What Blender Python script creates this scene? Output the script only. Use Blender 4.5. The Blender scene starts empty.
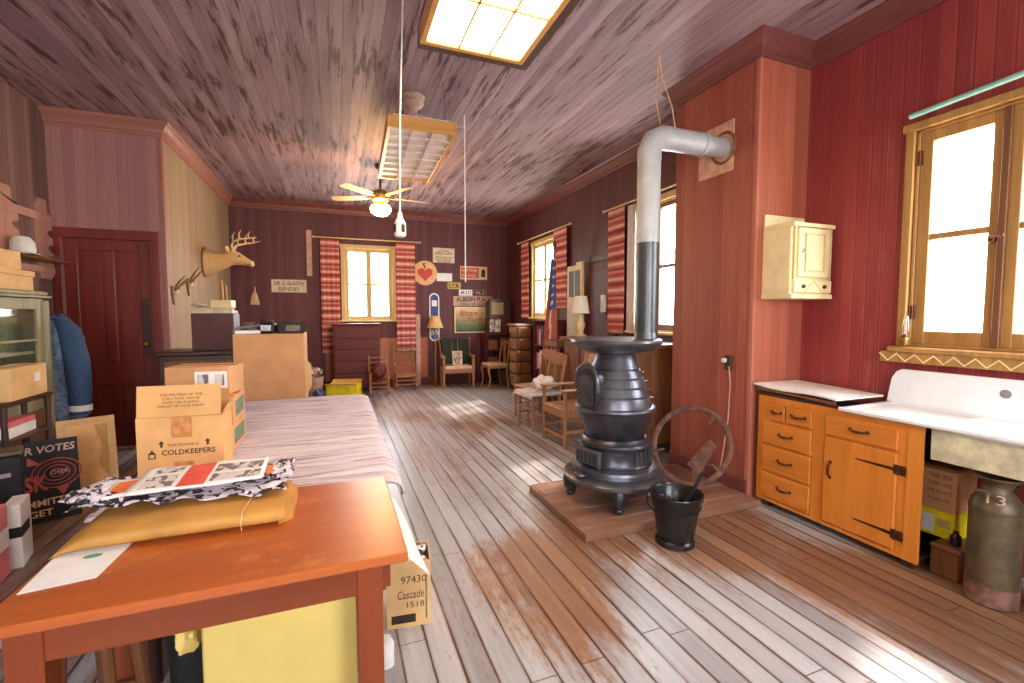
import bpy, math, random
from mathutils import Vector, Matrix, Euler
R = math.radians
random.seed(7)
SC = bpy.context.scene
COL = SC.collection

# ------------------------------------------------------------------ mesh builder
class MB:
    def __init__(s):
        s.v = []; s.f = []; s.m = []; s.T = Matrix.Identity(4); s.mi = 0
    def add(s, vs, fs):
        b = len(s.v)
        s.v += [tuple(s.T @ Vector(p)) for p in vs]
        s.f += [tuple(b + i for i in q) for q in fs]
        s.m += [s.mi] * len(fs)
        return s
    def at(s, loc=(0, 0, 0), rot=(0, 0, 0)):
        s.T = Matrix.Translation(loc) @ Euler(rot).to_matrix().to_4x4(); return s
    def box(s, x0, x1, y0, y1, z0, z1, c=0.0):
        if x0 > x1: x0, x1 = x1, x0
        if y0 > y1: y0, y1 = y1, y0
        if z0 > z1: z0, z1 = z1, z0
        c = min(c, (x1 - x0) * .45, (y1 - y0) * .45, (z1 - z0) * .45)
        if c <= 0:
            vs = [(x, y, z) for x in (x0, x1) for y in (y0, y1) for z in (z0, z1)]
            return s.add(vs, [(0, 1, 3, 2), (4, 6, 7, 5), (0, 4, 5, 1), (2, 3, 7, 6), (0, 2, 6, 4), (1, 5, 7, 3)])
        lo = (x0, y0, z0); hi = (x1, y1, z1); vs = []; idx = {}
        for sx in (0, 1):
            for sy in (0, 1):
                for sz in (0, 1):
                    sg = (sx, sy, sz)
                    for a in range(3):
                        p = []
                        for k in range(3):
                            e = hi[k] if sg[k] else lo[k]
                            if k != a: e += (-c if sg[k] else c)
                            p.append(e)
                        idx[(sg, a)] = len(vs); vs.append(tuple(p))
        fs = []
        for a in range(3):
            o = [k for k in range(3) if k != a]
            for sd in (0, 1):
                q = []
                for (u, w) in ((0, 0), (1, 0), (1, 1), (0, 1)):
                    sg = [0, 0, 0]; sg[a] = sd; sg[o[0]] = u; sg[o[1]] = w
                    q.append(idx[(tuple(sg), a)])
                fs.append(tuple(q))
            for u in (0, 1):
                for w in (0, 1):
                    s0 = [0, 0, 0]; s0[o[0]] = u; s0[o[1]] = w; s1 = list(s0); s1[a] = 1
                    s0 = tuple(s0); s1 = tuple(s1)
                    fs.append((idx[(s0, o[0])], idx[(s1, o[0])], idx[(s1, o[1])], idx[(s0, o[1])]))
        for sx in (0, 1):
            for sy in (0, 1):
                for sz in (0, 1):
                    sg = (sx, sy, sz); fs.append((idx[(sg, 0)], idx[(sg, 1)], idx[(sg, 2)]))
        return s.add(vs, fs)
    def tube(s, pts, r, n=10, closed=False, flat=1.0):
        pts = [Vector(p) for p in pts]; N = len(pts)
        rs = list(r) if isinstance(r, (list, tuple)) else [r] * N
        vs = []; fs = []; up = None
        for i, p in enumerate(pts):
            if closed: t = pts[(i + 1) % N] - pts[i - 1]
            else: t = pts[min(i + 1, N - 1)] - pts[max(i - 1, 0)]
            t.normalize()
            if up is None:
                up = Vector((0, 0, 1)) if abs(t.z) < .9 else Vector((1, 0, 0))
            a = t.cross(up)
            if a.length < 1e-6: a = t.cross(Vector((0, 1, 0)))
            a.normalize(); b = a.cross(t).normalized(); up = b
            for k in range(n):
                an = 2 * math.pi * k / n
                vs.append(tuple(p + a * math.cos(an) * rs[i] + b * math.sin(an) * rs[i] * flat))
        for i in range(N if closed else N - 1):
            j = (i + 1) % N
            for k in range(n):
                l = (k + 1) % n
                fs.append((i * n + k, i * n + l, j * n + l, j * n + k))
        if not closed:
            fs.append(tuple(range(n))[::-1]); fs.append(tuple((N - 1) * n + k for k in range(n)))
        return s.add(vs, fs)
    def cyl(s, p0, p1, r0, r1=None, n=20):
        return s.tube([p0, p1], [r0, r0 if r1 is None else r1], n)
    def lathe(s, prof, n=32, c=(0, 0, 0), fn=None):
        vs = []; fs = []
        for (r, z) in prof:
            for k in range(n):
                a = 2 * math.pi * k / n
                q = r if fn is None else fn(r, z, a)
                vs.append((c[0] + q * math.cos(a), c[1] + q * math.sin(a), c[2] + z))
        for i in range(len(prof) - 1):
            for k in range(n):
                l = (k + 1) % n
                fs.append((i * n + k, i * n + l, (i + 1) * n + l, (i + 1) * n + k))
        if prof[0][0] > 1e-5: fs.append(tuple(range(n))[::-1])
        if prof[-1][0] > 1e-5: fs.append(tuple((len(prof) - 1) * n + k for k in range(n)))
        return s.add(vs, fs)
    def prism(s, poly, a0, a1, ax='Y'):
        n = len(poly)
        def P(u, w, d):
            return {'Y': (u, d, w), 'X': (d, u, w), 'Z': (u, w, d)}[ax]
        vs = [P(u, w, a0) for u, w in poly] + [P(u, w, a1) for u, w in poly]
        fs = [tuple(range(n))[::-1], tuple(range(n, 2 * n))]
        fs += [(i, (i + 1) % n, n + (i + 1) % n, n + i) for i in range(n)]
        return s.add(vs, fs)
    def grid(s, fn, nu, nv, mfn=None):
        vs = [tuple(fn(i / nu, j / nv)) for i in range(nu + 1) for j in range(nv + 1)]
        b = len(s.v); s.v += [tuple(s.T @ Vector(p)) for p in vs]
        for i in range(nu):
            for j in range(nv):
                q = i * (nv + 1) + j
                s.f.append((b + q, b + q + nv + 1, b + q + nv + 2, b + q + 1))
                s.m.append(mfn((i + .5) / nu, (j + .5) / nv) if mfn else s.mi)
        return s
    def ball(s, c, r, nu=16, nv=10):
        if not isinstance(r, (tuple, list)): r = (r, r, r)
        prof = [(math.sin(math.pi * j / nv), -math.cos(math.pi * j / nv)) for j in range(nv + 1)]
        vs = [(c[0] + p * r[0] * math.cos(2 * math.pi * k / nu), c[1] + p * r[1] * math.sin(2 * math.pi * k / nu), c[2] + z * r[2]) for p, z in prof for k in range(nu)]
        fs = [(i * nu + k, i * nu + (k + 1) % nu, (i + 1) * nu + (k + 1) % nu, (i + 1) * nu + k) for i in range(nv) for k in range(nu)]
        return s.add(vs, fs)
    def build(s, name, mat, parent=None, smooth=False, solid=0.0, ang=35, sub=0):
        me = bpy.data.meshes.new(name)
        me.from_pydata(s.v, [], s.f)
        import bmesh
        bm = bmesh.new(); bm.from_mesh(me)
        bmesh.ops.remove_doubles(bm, verts=bm.verts, dist=1e-6)
        bmesh.ops.recalc_face_normals(bm, faces=bm.faces); 
        bm.to_mesh(me); bm.free()
        mats = mat if isinstance(mat, (list, tuple)) else [mat]
        for q in mats: me.materials.append(q)
        if len(mats) > 1 and len(me.polygons) == len(s.m):
            for p, k in zip(me.polygons, s.m): p.material_index = k
        if smooth:
            for p in me.polygons: p.use_smooth = True
            me.set_sharp_from_angle(angle=R(ang))
        o = bpy.data.objects.new(name, me); COL.objects.link(o)
        if parent: o.parent = parent
        if solid:
            md = o.modifiers.new('solid', 'SOLIDIFY'); md.thickness = abs(solid); md.offset = -1 if solid > 0 else 1
        if sub:
            md = o.modifiers.new('sub', 'SUBSURF'); md.levels = sub; md.render_levels = sub
        return o

def tag(o, label=None, cat=None, group=None, kind=None):
    if label: o['label'] = label
    if cat: o['category'] = cat
    if group: o['group'] = group
    if kind: o['kind'] = kind
    return o
def thing(name, label, cat, loc=(0, 0, 0), rz=0, group=None):
    o = bpy.data.objects.new(name, None); COL.objects.link(o)
    o.empty_display_size = .1
    o.location = loc; o.rotation_euler = (0, 0, rz)
    return tag(o, label, cat, group)
def struct(mb, name, mat, **k):
    return tag(mb.build(name, mat, **k), kind='structure')
def kids(o): return [c for c in bpy.data.objects if c.parent == o]
def copy_tree(o, parent=None):
    c = o.copy(); COL.objects.link(c)
    if parent: c.parent = parent
    for ch in kids(o): copy_tree(ch, c)
    return c

# lettering: flat raised letters, baked to mesh; origin centre, right/up vectors of the surface
def text(s, c, right, up, mat, parent=None, w=None, h=None, name='lettering', ext=.0008, shear=0.0, bold=0.0):
    cu = bpy.data.curves.new(name, 'FONT'); cu.body = s; cu.align_x = 'CENTER'; cu.align_y = 'CENTER'
    cu.size = 1; cu.extrude = 0; cu.shear = shear; cu.offset = bold; cu.resolution_u = 2
    to = bpy.data.objects.new(name, cu); COL.objects.link(to)
    bpy.context.view_layer.update()
    me = bpy.data.meshes.new_from_object(to.evaluated_get(bpy.context.evaluated_depsgraph_get()))
    bpy.data.objects.remove(to); bpy.data.curves.remove(cu)
    xs = [v.co.x for v in me.vertices]; ys = [v.co.y for v in me.vertices]
    W = max(xs) - min(xs); H = max(ys) - min(ys)
    sx = (w / W) if w else h / H; sy = (h / H) if h else w / W
    cx = (max(xs) + min(xs)) / 2; cy = (max(ys) + min(ys)) / 2
    right = Vector(right).normalized(); up = Vector(up).normalized(); nn = right.cross(up)
    for v in me.vertices:
        p = Vector(c) + right * (v.co.x - cx) * sx + up * (v.co.y - cy) * sy + nn * ext
        v.co = p
    me.name = name; me.materials.clear(); me.materials.append(mat)
    o = bpy.data.objects.new(name, me); COL.objects.link(o)
    if parent: o.parent = parent
    return o

# ------------------------------------------------------------------ camera
F = 455.0; CH = 1.45; YAW = R(21.15); PIT = R(-3.4)
cam = bpy.data.cameras.new('camera'); co = bpy.data.objects.new('camera', cam); COL.objects.link(co)
cam.sensor_width = 36; cam.lens = F / 1024 * 36; cam.clip_start = .05
co.location = (0, 0, CH); co.rotation_euler = (R(90) + PIT, 0, -YAW)
SC.camera = co
_fw = Vector((math.sin(YAW) * math.cos(PIT), math.cos(YAW) * math.cos(PIT), math.sin(PIT)))
_rt = Vector((math.cos(YAW), -math.sin(YAW), 0)); _up = _rt.cross(_fw)
def ray(x, y): return _fw + _rt * ((x - 512) / F) - _up * ((y - 341.5) / F)
def onX(x, y, X):
    d = ray(x, y); k = X / d.x; return (X, d.y * k, CH + d.z * k)
def onY(x, y, Y):
    d = ray(x, y); k = Y / d.y; return (d.x * k, Y, CH + d.z * k)
def onZ(x, y, Z):
    d = ray(x, y); k = (Z - CH) / d.z; return (d.x * k, d.y * k, Z)

# ------------------------------------------------------------------ materials
def lin(c):
    out = []
    for v in c[:3]:
        v /= 255.0
        out.append(v / 12.92 if v <= .04045 else ((v + .055) / 1.055) ** 2.4)
    return (*out, 1)
class NT:
    def __init__(s, name):
        s.m = bpy.data.materials.new(name); s.m.use_nodes = True
        s.t = s.m.node_tree; s.b = s.t.nodes['Principled BSDF']
        s.co = s.t.nodes.new('ShaderNodeTexCoord').outputs['Object']
        s.sp = None
    def n(s, t, **k):
        q = s.t.nodes.new(t)
        for a, b in k.items(): setattr(q, a, b)
        return q
    def L(s, a, b): s.t.links.new(a, b)
    def set(s, inp, v):
        if isinstance(v, bpy.types.NodeSocket): s.L(v, inp)
        else: inp.default_value = v
    def xyz(s):
        if s.sp is None:
            q = s.n('ShaderNodeSeparateXYZ'); s.L(s.co, q.inputs[0]); s.sp = q.outputs
        return {'X': s.sp[0], 'Y': s.sp[1], 'Z': s.sp[2]}
    def math(s, op, a, b=0.0, c=None, clamp=False):
        q = s.n('ShaderNodeMath', operation=op); q.use_clamp = clamp
        s.set(q.inputs[0], a); s.set(q.inputs[1], b)
        if c is not None: s.set(q.inputs[2], c)
        return q.outputs[0]
    def noise(s, scale=(1, 1, 1), detail=4, rough=.6, off=None, dist=0.0):
        mp = s.n('ShaderNodeMapping'); s.L(s.co, mp.inputs[0]); mp.inputs['Scale'].default_value = scale
        if off: mp.inputs['Location'].default_value = off
        q = s.n('ShaderNodeTexNoise'); s.L(mp.outputs[0], q.inputs['Vector'])
        q.inputs['Scale'].default_value = 1; q.inputs['Detail'].default_value = detail
        q.inputs['Roughness'].default_value = rough; q.inputs['Distortion'].default_value = dist
        return q.outputs[0]
    def ramp(s, f, stops, interp='LINEAR'):
        q = s.n('ShaderNodeValToRGB'); s.set(q.inputs[0], f); cr = q.color_ramp; cr.interpolation = interp
        while len(cr.elements) < len(stops): cr.elements.new(.5)
        for e, (p, c) in zip(cr.elements, stops):
            e.position = p; e.color = c if len(c) == 4 and max(c) <= 1 else lin(c)
        return q.outputs[0]
    def step(s, f, lo, hi):
        q = s.n('ShaderNodeMapRange'); q.interpolation_type = 'SMOOTHSTEP'
        s.set(q.inputs[0], f); q.inputs[1].default_value = lo; q.inputs[2].default_value = hi
        return q.outputs[0]
    def mix(s, f, a, b, mode='MIX'):
        q = s.n('ShaderNodeMix', data_type='RGBA', blend_type=mode)
        s.set(q.inputs[0], f); s.set(q.inputs[6], a if isinstance(a, bpy.types.NodeSocket) else lin(a))
        s.set(q.inputs[7], b if isinstance(b, bpy.types.NodeSocket) else lin(b)); return q.outputs[2]
    def bump(s, h, strength=.3, dist=.01):
        q = s.n('ShaderNodeBump'); q.inputs['Strength'].default_value = strength; q.inputs['Distance'].default_value = dist
        s.L(h, q.inputs['Height']); s.L(q.outputs[0], s.b.inputs['Normal'])
    def fin(s, col, rough=.6, metal=0.0, spec=None):
        s.set(s.b.inputs['Base Color'], col if isinstance(col, bpy.types.NodeSocket) else lin(col))
        s.set(s.b.inputs['Roughness'], rough); s.b.inputs['Metallic'].default_value = metal
        if spec is not None: s.b.inputs['Specular IOR Level'].default_value = spec
        return s.m
def k_(c, f): return tuple(max(0, min(255, v * f)) for v in c)
def plain(name, c, rough=.6, metal=0.0, var=.12, sc=14, bump=0.0, spec=None):
    t = NT(name); nz = t.noise((sc,) * 3, 4)
    col = t.mix(t.step(nz, .3, .7), k_(c, 1 - var), k_(c, 1 + var))
    if bump: t.bump(t.noise((sc * 6,) * 3, 3), bump, .004)
    return t.fin(col, rough, metal, spec)
def wood(name, c1, c2, axis='Y', rough=.45, s=1.0, bump=.08, worn=None):
    t = NT(name); sc = {'X': (1.3, 22, 22), 'Y': (22, 1.3, 22), 'Z': (22, 22, 1.3)}[axis]
    nz = t.noise(tuple(q * s for q in sc), 6, .65, dist=.6); big = t.noise((2.5 * s,) * 3, 2)
    f = t.math('ADD', t.math('MULTIPLY', nz, .75), t.math('MULTIPLY', big, .25))
    col = t.ramp(f, [(.3, c1), (.68, c2)])
    if worn:
        col = t.mix(t.math('MULTIPLY', t.step(t.noise((9 * s,) * 3, 5, .7), .55, .7), .7), col, worn)
    if bump: t.bump(nz, bump, .003)
    return t.fin(col, rough)
def boards(name, across, along, w, ca, cb, worn, wornamt=.3, groove=.45, rough=.5, bump=.5, thr=.56, gw=.07, spots=None, bead=True):
    t = NT(name); a = t.xyz()[across]
    q = t.math('DIVIDE', a, w); f = t.math('FRACT', q); i = t.math('FLOOR', q)
    wn = t.n('ShaderNodeTexWhiteNoise', noise_dimensions='1D'); t.L(i, wn.inputs['W']); rnd = wn.outputs[0]
    e = t.math('MINIMUM', f, t.math('SUBTRACT', 1.0, f)); g = t.step(e, gw * .25, gw)
    sc = {k: 26.0 for k in 'XYZ'}; sc[along] = 1.1
    st = t.noise((sc['X'], sc['Y'], sc['Z']), 6, .65)
    sc2 = {k: 9.0 for k in 'XYZ'}; sc2[along] = .9
    st2 = t.noise((sc2['X'], sc2['Y'], sc2['Z']), 5, .7, off=(3, 7, 1))
    big = t.noise((.55, .55, .55), 2)
    m = t.math('ADD', t.math('MULTIPLY', rnd, .4), t.math('MULTIPLY', st, .6))
    col = t.ramp(m, [(.25, ca), (.75, cb)])
    wm = t.step(t.math('ADD', st2, t.math('MULTIPLY', t.math('SUBTRACT', big, .5), .35)), thr, thr + .14)
    col = t.mix(t.math('MULTIPLY', wm, wornamt), col, worn)
    if spots:
        cv = t.n('ShaderNodeCombineXYZ'); t.L(t.math('MULTIPLY', i, 5.37), cv.inputs[0]); t.L(t.math('MULTIPLY', t.xyz()[along], 1.6), cv.inputs[1]); t.L(t.math('MULTIPLY', a, 16.0), cv.inputs[2])
        qn = t.n('ShaderNodeTexNoise'); t.L(cv.outputs[0], qn.inputs['Vector']); qn.inputs['Scale'].default_value = 1; qn.inputs['Detail'].default_value = 5; qn.inputs['Roughness'].default_value = .65
        sp = t.math('ADD', qn.outputs[0], t.math('MULTIPLY', t.math('SUBTRACT', big, .5), .3))
        col = t.mix(t.math('MULTIPLY', t.step(sp, spots[2], spots[2] + .06), .85), col, spots[0])
        col = t.mix(t.math('MULTIPLY', t.step(sp, spots[2] - .10, spots[2]), .25), col, k_(spots[0], 1.4))
    if along == 'Z':
        bl = t.math('MULTIPLY', t.step(e, .07, .10), t.math('SUBTRACT', 1.0, t.step(e, .12, .16)))
        col = t.mix(t.math('MULTIPLY', t.math('MULTIPLY', bl, t.step(st2, .35, .65)), .45), col, worn)
    col = t.mix(g, t.mix(groove, col, (20, 10, 8)), col)
    t.bump(t.math('ADD', t.math('MULTIPLY', g, 1.0), t.math('MULTIPLY', st, .12)), bump, .006)
    return t.fin(col, rough)
M = {}
RED_A, RED_B = (150, 50, 44), (178, 74, 60)
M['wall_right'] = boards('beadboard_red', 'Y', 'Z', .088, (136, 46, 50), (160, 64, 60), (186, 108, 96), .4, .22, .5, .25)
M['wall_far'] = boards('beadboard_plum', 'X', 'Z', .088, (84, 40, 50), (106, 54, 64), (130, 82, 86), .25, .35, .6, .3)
M['wall_left'] = boards('beadboard_brown', 'Y', 'Z', .088, (112, 80, 76), (138, 102, 96), (92, 66, 62), .4, .35, .6, .3)
M['wall_closet'] = boards('beadboard_rose', 'X', 'Z', .088, (158, 106, 106), (178, 126, 122), (190, 144, 136), .3, .18, .6, .15)
M['wall_alcove'] = boards('beadboard_tan', 'Y', 'Z', .088, (146, 118, 96), (168, 140, 110), (186, 160, 124), .4, .2, .6, .15)
M['chimney_y'] = boards('beadboard_chimney', 'Y', 'Z', .088, (140, 66, 50), (172, 90, 70), (196, 124, 100), .45, .3, .5, .25)
M['chimney_x'] = boards('beadboard_chimney_side', 'X', 'Z', .088, (156, 78, 60), (188, 106, 84), (204, 136, 110), .45, .25, .5, .25)
M['ceiling'] = boards('ceiling_boards', 'X', 'Y', .09, (132, 102, 114), (174, 144, 152), (196, 168, 174), .35, .35, .62, .3, .56, .06, spots=((62, 34, 30), 9.0, .565))
M['crown'] = wood('crown_wood', (96, 46, 46), (134, 74, 70), 'Y', .4, .6)
M['crown_rose'] = wood('crown_rose', (150, 96, 88), (176, 120, 104), 'X', .4, .6)
M['door'] = wood('door_red', (98, 32, 28), (140, 54, 46), 'Z', .35, .5)
def floor_mat():
    t = NT('floor_boards'); w = .115
    X = t.xyz()['X']; Y = t.xyz()['Y']
    q = t.math('DIVIDE', X, w); f = t.math('FRACT', q); i = t.math('FLOOR', q)
    wn = t.n('ShaderNodeTexWhiteNoise', noise_dimensions='1D'); t.L(i, wn.inputs['W']); rnd = wn.outputs[0]
    # butt joints along the boards
    qy = t.math('ADD', t.math('DIVIDE', Y, 2.7), t.math('MULTIPLY', rnd, 3.7)); fy = t.math('FRACT', qy)
    ey = t.math('MULTIPLY', t.math('MINIMUM', fy, t.math('SUBTRACT', 1.0, fy)), 2.7)
    wob = t.math('MULTIPLY', t.math('SUBTRACT', t.noise((14, 2.2, 1), 4), .55), .16)
    e = t.math('ADD', t.math('MINIMUM', f, t.math('SUBTRACT', 1.0, f)), wob)
    g = t.math('MINIMUM', t.step(e, .012, .05), t.step(ey, .0005, .004))
    st = t.noise((30, 1.6, 1), 7, .7); st2 = t.noise((10, 1.0, 1), 6, .75, off=(4, 9, 0)); fine = t.noise((60, 14, 1), 5, .7)
    big = t.noise((1.1, .75, 1), 4, .55, off=(2.2, 1.3, 0))
    paint = t.ramp(t.math('ADD', t.math('MULTIPLY', rnd, .35), t.math('MULTIPLY', st, .65)), [(.25, (142, 137, 138)), (.75, (192, 188, 190))])
    bare = t.ramp(t.math('ADD', t.math('MULTIPLY', st, .7), t.math('MULTIPLY', rnd, .3)), [(.25, (104, 68, 48)), (.75, (168, 126, 96))])
    def blob(cx, cy, rx, ry):
        a = t.math('DIVIDE', t.math('SUBTRACT', X, cx), rx); b = t.math('DIVIDE', t.math('SUBTRACT', Y, cy), ry)
        d = t.math('SQRT', t.math('ADD', t.math('MULTIPLY', a, a), t.math('MULTIPLY', b, b)))
        return t.math('SUBTRACT', 1.0, t.step(d, .3, 1.3))
    wear = t.math('MAXIMUM', t.math('MAXIMUM', blob(2.2, 2.6, 1.1, 1.0), blob(2.75, 1.35, .75, .9)), blob(1.05, 2.2, .5, .7))
    wear = t.math('MAXIMUM', wear, t.math('MULTIPLY', blob(1.0, 6.3, 1.5, 2.0), .5))
    wear = t.math('MAXIMUM', wear, t.math('MULTIPLY', blob(-1.6, 4.0, 1.2, 2.4), .9))
    mk = t.math('ADD', t.math('ADD', t.math('MULTIPLY', wear, .42), t.math('MULTIPLY', t.math('SUBTRACT', big, .5), 1.0)), t.math('ADD', t.math('MULTIPLY', t.math('SUBTRACT', st2, .5), 1.0), t.math('MULTIPLY', t.math('SUBTRACT', fine, .5), .5)))
    mk = t.step(mk, .06, .40)
    col = t.mix(mk, paint, bare)
    dk = t.noise((7, 2.2, 1), 5, .7, off=(1, 5, 0)); col = t.mix(t.math('MULTIPLY', t.step(dk, .56, .72), t.math('ADD', .2, t.math('MULTIPLY', wear, .35))), col, (88, 56, 42))
    scuff = t.step(t.math('ADD', fine, t.math('MULTIPLY', st2, .6)), .88, 1.02)
    col = t.mix(t.math('MULTIPLY', scuff, .5), col, (120, 84, 66))
    col = t.mix(t.math('MULTIPLY', t.math('SUBTRACT', 1.0, t.step(e, .0, .16)), .45), col, (120, 82, 60))
    col = t.mix(g, (82, 50, 36), col)
    t.bump(t.math('ADD', g, t.math('MULTIPLY', fine, .15)), .35, .006)
    return t.fin(col, t.math('ADD', .24, t.math('MULTIPLY', st, .22)))
M['floor'] = floor_mat()
M['honey'] = wood('honey_wood', (198, 112, 36), (224, 140, 56), 'Z', .35, .7, .03)
M['honey_x'] = wood('honey_drawer', (190, 102, 32), (226, 144, 62), 'Y', .35, .6, .03)
M['window_wood'] = wood('window_wood', (150, 104, 54), (196, 150, 88), 'Z', .4, .8)
M['window_dark'] = wood('window_brown', (96, 56, 34), (136, 90, 58), 'Z', .45, .8)
M['window_cream'] = wood('window_cream', (190, 160, 104), (222, 196, 140), 'Z', .5, .8)
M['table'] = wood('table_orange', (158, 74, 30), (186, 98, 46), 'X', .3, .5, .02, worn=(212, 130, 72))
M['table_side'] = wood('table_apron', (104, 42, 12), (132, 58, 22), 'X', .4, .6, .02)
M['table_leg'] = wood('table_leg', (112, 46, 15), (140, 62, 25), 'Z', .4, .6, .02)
M['dark_wood'] = wood('dark_wood', (50, 28, 22), (86, 52, 38), 'Z', .4, .8)
M['mid_wood'] = wood('brown_wood', (96, 58, 34), (140, 90, 54), 'Z', .4, .8)
M['red_wood'] = wood('mahogany', (76, 24, 24), (106, 40, 36), 'X', .55, .7)
M['chair_wood'] = wood('chair_wood', (140, 92, 62), (182, 132, 92), 'Z', .4, .9)
M['pale_wood'] = wood('pale_wood', (196, 160, 116), (222, 188, 142), 'Z', .5, .9)
M['grey_wood'] = wood('grey_wood', (124, 112, 84), (168, 154, 120), 'Z', .5, .8)
M['hearth'] = wood('hearth_boards', (112, 74, 58), (160, 118, 96), 'X', .55, .5, .1, worn=(178, 146, 126))
M['iron'] = plain('stove_iron', (98, 97, 104), .34, .7, .1, 9, .06)
M['iron_dark'] = plain('stove_iron_dark', (70, 69, 76), .33, .65, .15, 9, .08)
M['pipe_grey'] = plain('pipe_grey', (172, 172, 180), .45, .1, .05, 6)
M['pipe_dark'] = plain('pipe_dark', (92, 94, 100), .35, .6, .08, 6)
M['rust'] = plain('rust_iron', (124, 88, 74), .7, .25, .2, 18, .2)
M['black'] = plain('black_gloss', (26, 25, 26), .28, 0, .2, 20)
M['black_matte'] = plain('black_matte', (30, 28, 28), .7, 0, .25, 20)
M['steel'] = plain('steel', (190, 190, 196), .25, .9, .05, 20)
M['brass'] = plain('brass', (170, 130, 70), .35, .8, .1, 20)
M['bronze'] = plain('dark_bronze', (96, 52, 30), .4, .6, .15, 20)
M['white'] = plain('white_paint', (232, 230, 226), .5, 0, .04, 8)
M['enamel'] = plain('sink_enamel', (238, 238, 240), .12, 0, .02, 5)
M['enamel_back'] = plain('sink_underside', (206, 194, 160), .5, 0, .12, 9)
M['paper'] = plain('white_paper', (236, 232, 230), .7, 0, .03, 8)
M['cream'] = plain('cream_paint', (234, 214, 168), .45, 0, .04, 7)
M['cream_line'] = plain('cream_moulding', (206, 178, 124), .5, 0, .06, 7)
M['carton'] = plain('carton', (226, 168, 106), .75, 0, .05, 5, .03)
M['carton2'] = plain('carton_brown', (206, 150, 102), .75, 0, .05, 5, .03)
M['carton3'] = plain('carton_pale', (224, 180, 124), .75, 0, .05, 5, .03)
M['tape'] = plain('packing_tape', (204, 138, 82), .25, 0, .1, 30)
M['ink'] = plain('printing_ink', (58, 38, 24), .7, 0, .1, 20)
M['black_ink'] = plain('black_ink', (24, 22, 22), .7, 0, .1, 20)
M['green_label'] = plain('green_label', (104, 116, 84), .6, 0, .15, 30)
M['manila'] = plain('manila_paper', (186, 132, 60), .6, 0, .07, 6, .05)
M['red_ink'] = plain('red_ink', (222, 84, 66), .7, 0, .06, 20)
M['orange_ink'] = plain('orange_card', (238, 122, 62), .6, 0, .05, 20)
M['green_ink'] = plain('green_ink', (90, 150, 128), .7, 0, .08, 20)
M['yellow'] = plain('yellow_board', (204, 176, 96), .6, 0, .02, 6, .03)
M['bright_yellow'] = plain('bright_yellow', (240, 222, 30), .5, 0, .06, 10)
M['denim'] = plain('denim', (52, 74, 106), .9, 0, .12, 60, .2)
M['denim_pale'] = plain('denim_pale', (112, 128, 156), .9, 0, .2, 30, .2)
M['plate_white'] = plain('plate_white', (236, 236, 240), .4, 0, .03, 10)
M['plate_yellow'] = plain('plate_yellow', (206, 170, 84), .45, 0, .05, 10)
M['sign_cream'] = plain('sign_cream', (214, 200, 180), .55, 0, .06, 10)
M['sign_pink'] = plain('sign_pinkish', (196, 160, 146), .55, 0, .08, 10)
M['sign_red'] = plain('sign_red', (176, 72, 52), .5, 0, .1, 20)
M['sign_tan'] = plain('sign_tan', (226, 178, 132), .5, 0, .05, 20)
M['heart'] = plain('heart_red', (196, 64, 56), .5, 0, .05, 20)
M['blue'] = plain('banner_blue', (54, 70, 138), .5, 0, .15, 20)
M['book_red'] = plain('book_red', (150, 40, 44), .6, 0, .1, 20)
M['book_pink'] = plain('book_pink', (222, 110, 118), .5, 0, .05, 10)
M['purple'] = plain('purple_plastic', (160, 140, 190), .5, 0, .06, 10)
M['grey_cloth'] = plain('grey_cloth', (196, 188, 186), .9, 0, .12, 26, .2)
M['fur'] = plain('deer_fur', (200, 164, 118), .9, 0, .05, 40, .15)
M['fur_pale'] = plain('deer_muzzle', (222, 200, 168), .9, 0, .06, 30, .2)
M['antler'] = plain('antler', (222, 190, 140), .5, 0, .1, 30)
M['antler_dark'] = plain('antler_dark', (128, 96, 56), .5, 0, .15, 30)
M['olive'] = plain('milk_can_metal', (100, 84, 60), .45, .35, .14, 16, .1)
M['teal'] = plain('teal_rod', (150, 198, 186), .45, 0, .05, 12)
M['green_velvet'] = plain('green_velvet', (36, 44, 34), .85, 0, .2, 18)
M['cream_seat'] = plain('cream_upholstery', (214, 196, 164), .8, 0, .1, 18)
M['canvas'] = plain('canvas_tan', (214, 168, 110), .7, 0, .08, 8)
M['shade'] = plain('lamp_shade_white', (238, 234, 224), .7, 0, .02, 8)
M['shade_tan'] = plain('lamp_shade_tan', (220, 180, 120), .7, 0, .04, 8)
M['wall_dark_red'] = plain('dark_red_paint', (84, 26, 28), .5, 0, .1, 8)
M['plaster'] = plain('patch_plaster', (214, 160, 136), .7, 0, .08, 14, .1)
M['linen'] = plain('linen', (232, 226, 222), .9, 0, .04, 12)
def mirror_glass():
    t = NT('window_glass'); nt = t.t
    tr = t.n('ShaderNodeBsdfTransparent'); gl = t.n('ShaderNodeBsdfGlossy'); gl.inputs['Roughness'].default_value = .05
    mx = t.n('ShaderNodeMixShader'); mx.inputs[0].default_value = .06
    t.L(tr.outputs[0], mx.inputs[1]); t.L(gl.outputs[0], mx.inputs[2])
    t.L(mx.outputs[0], nt.nodes['Material Output'].inputs['Surface']); return t.m
M['glass'] = mirror_glass()
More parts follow.
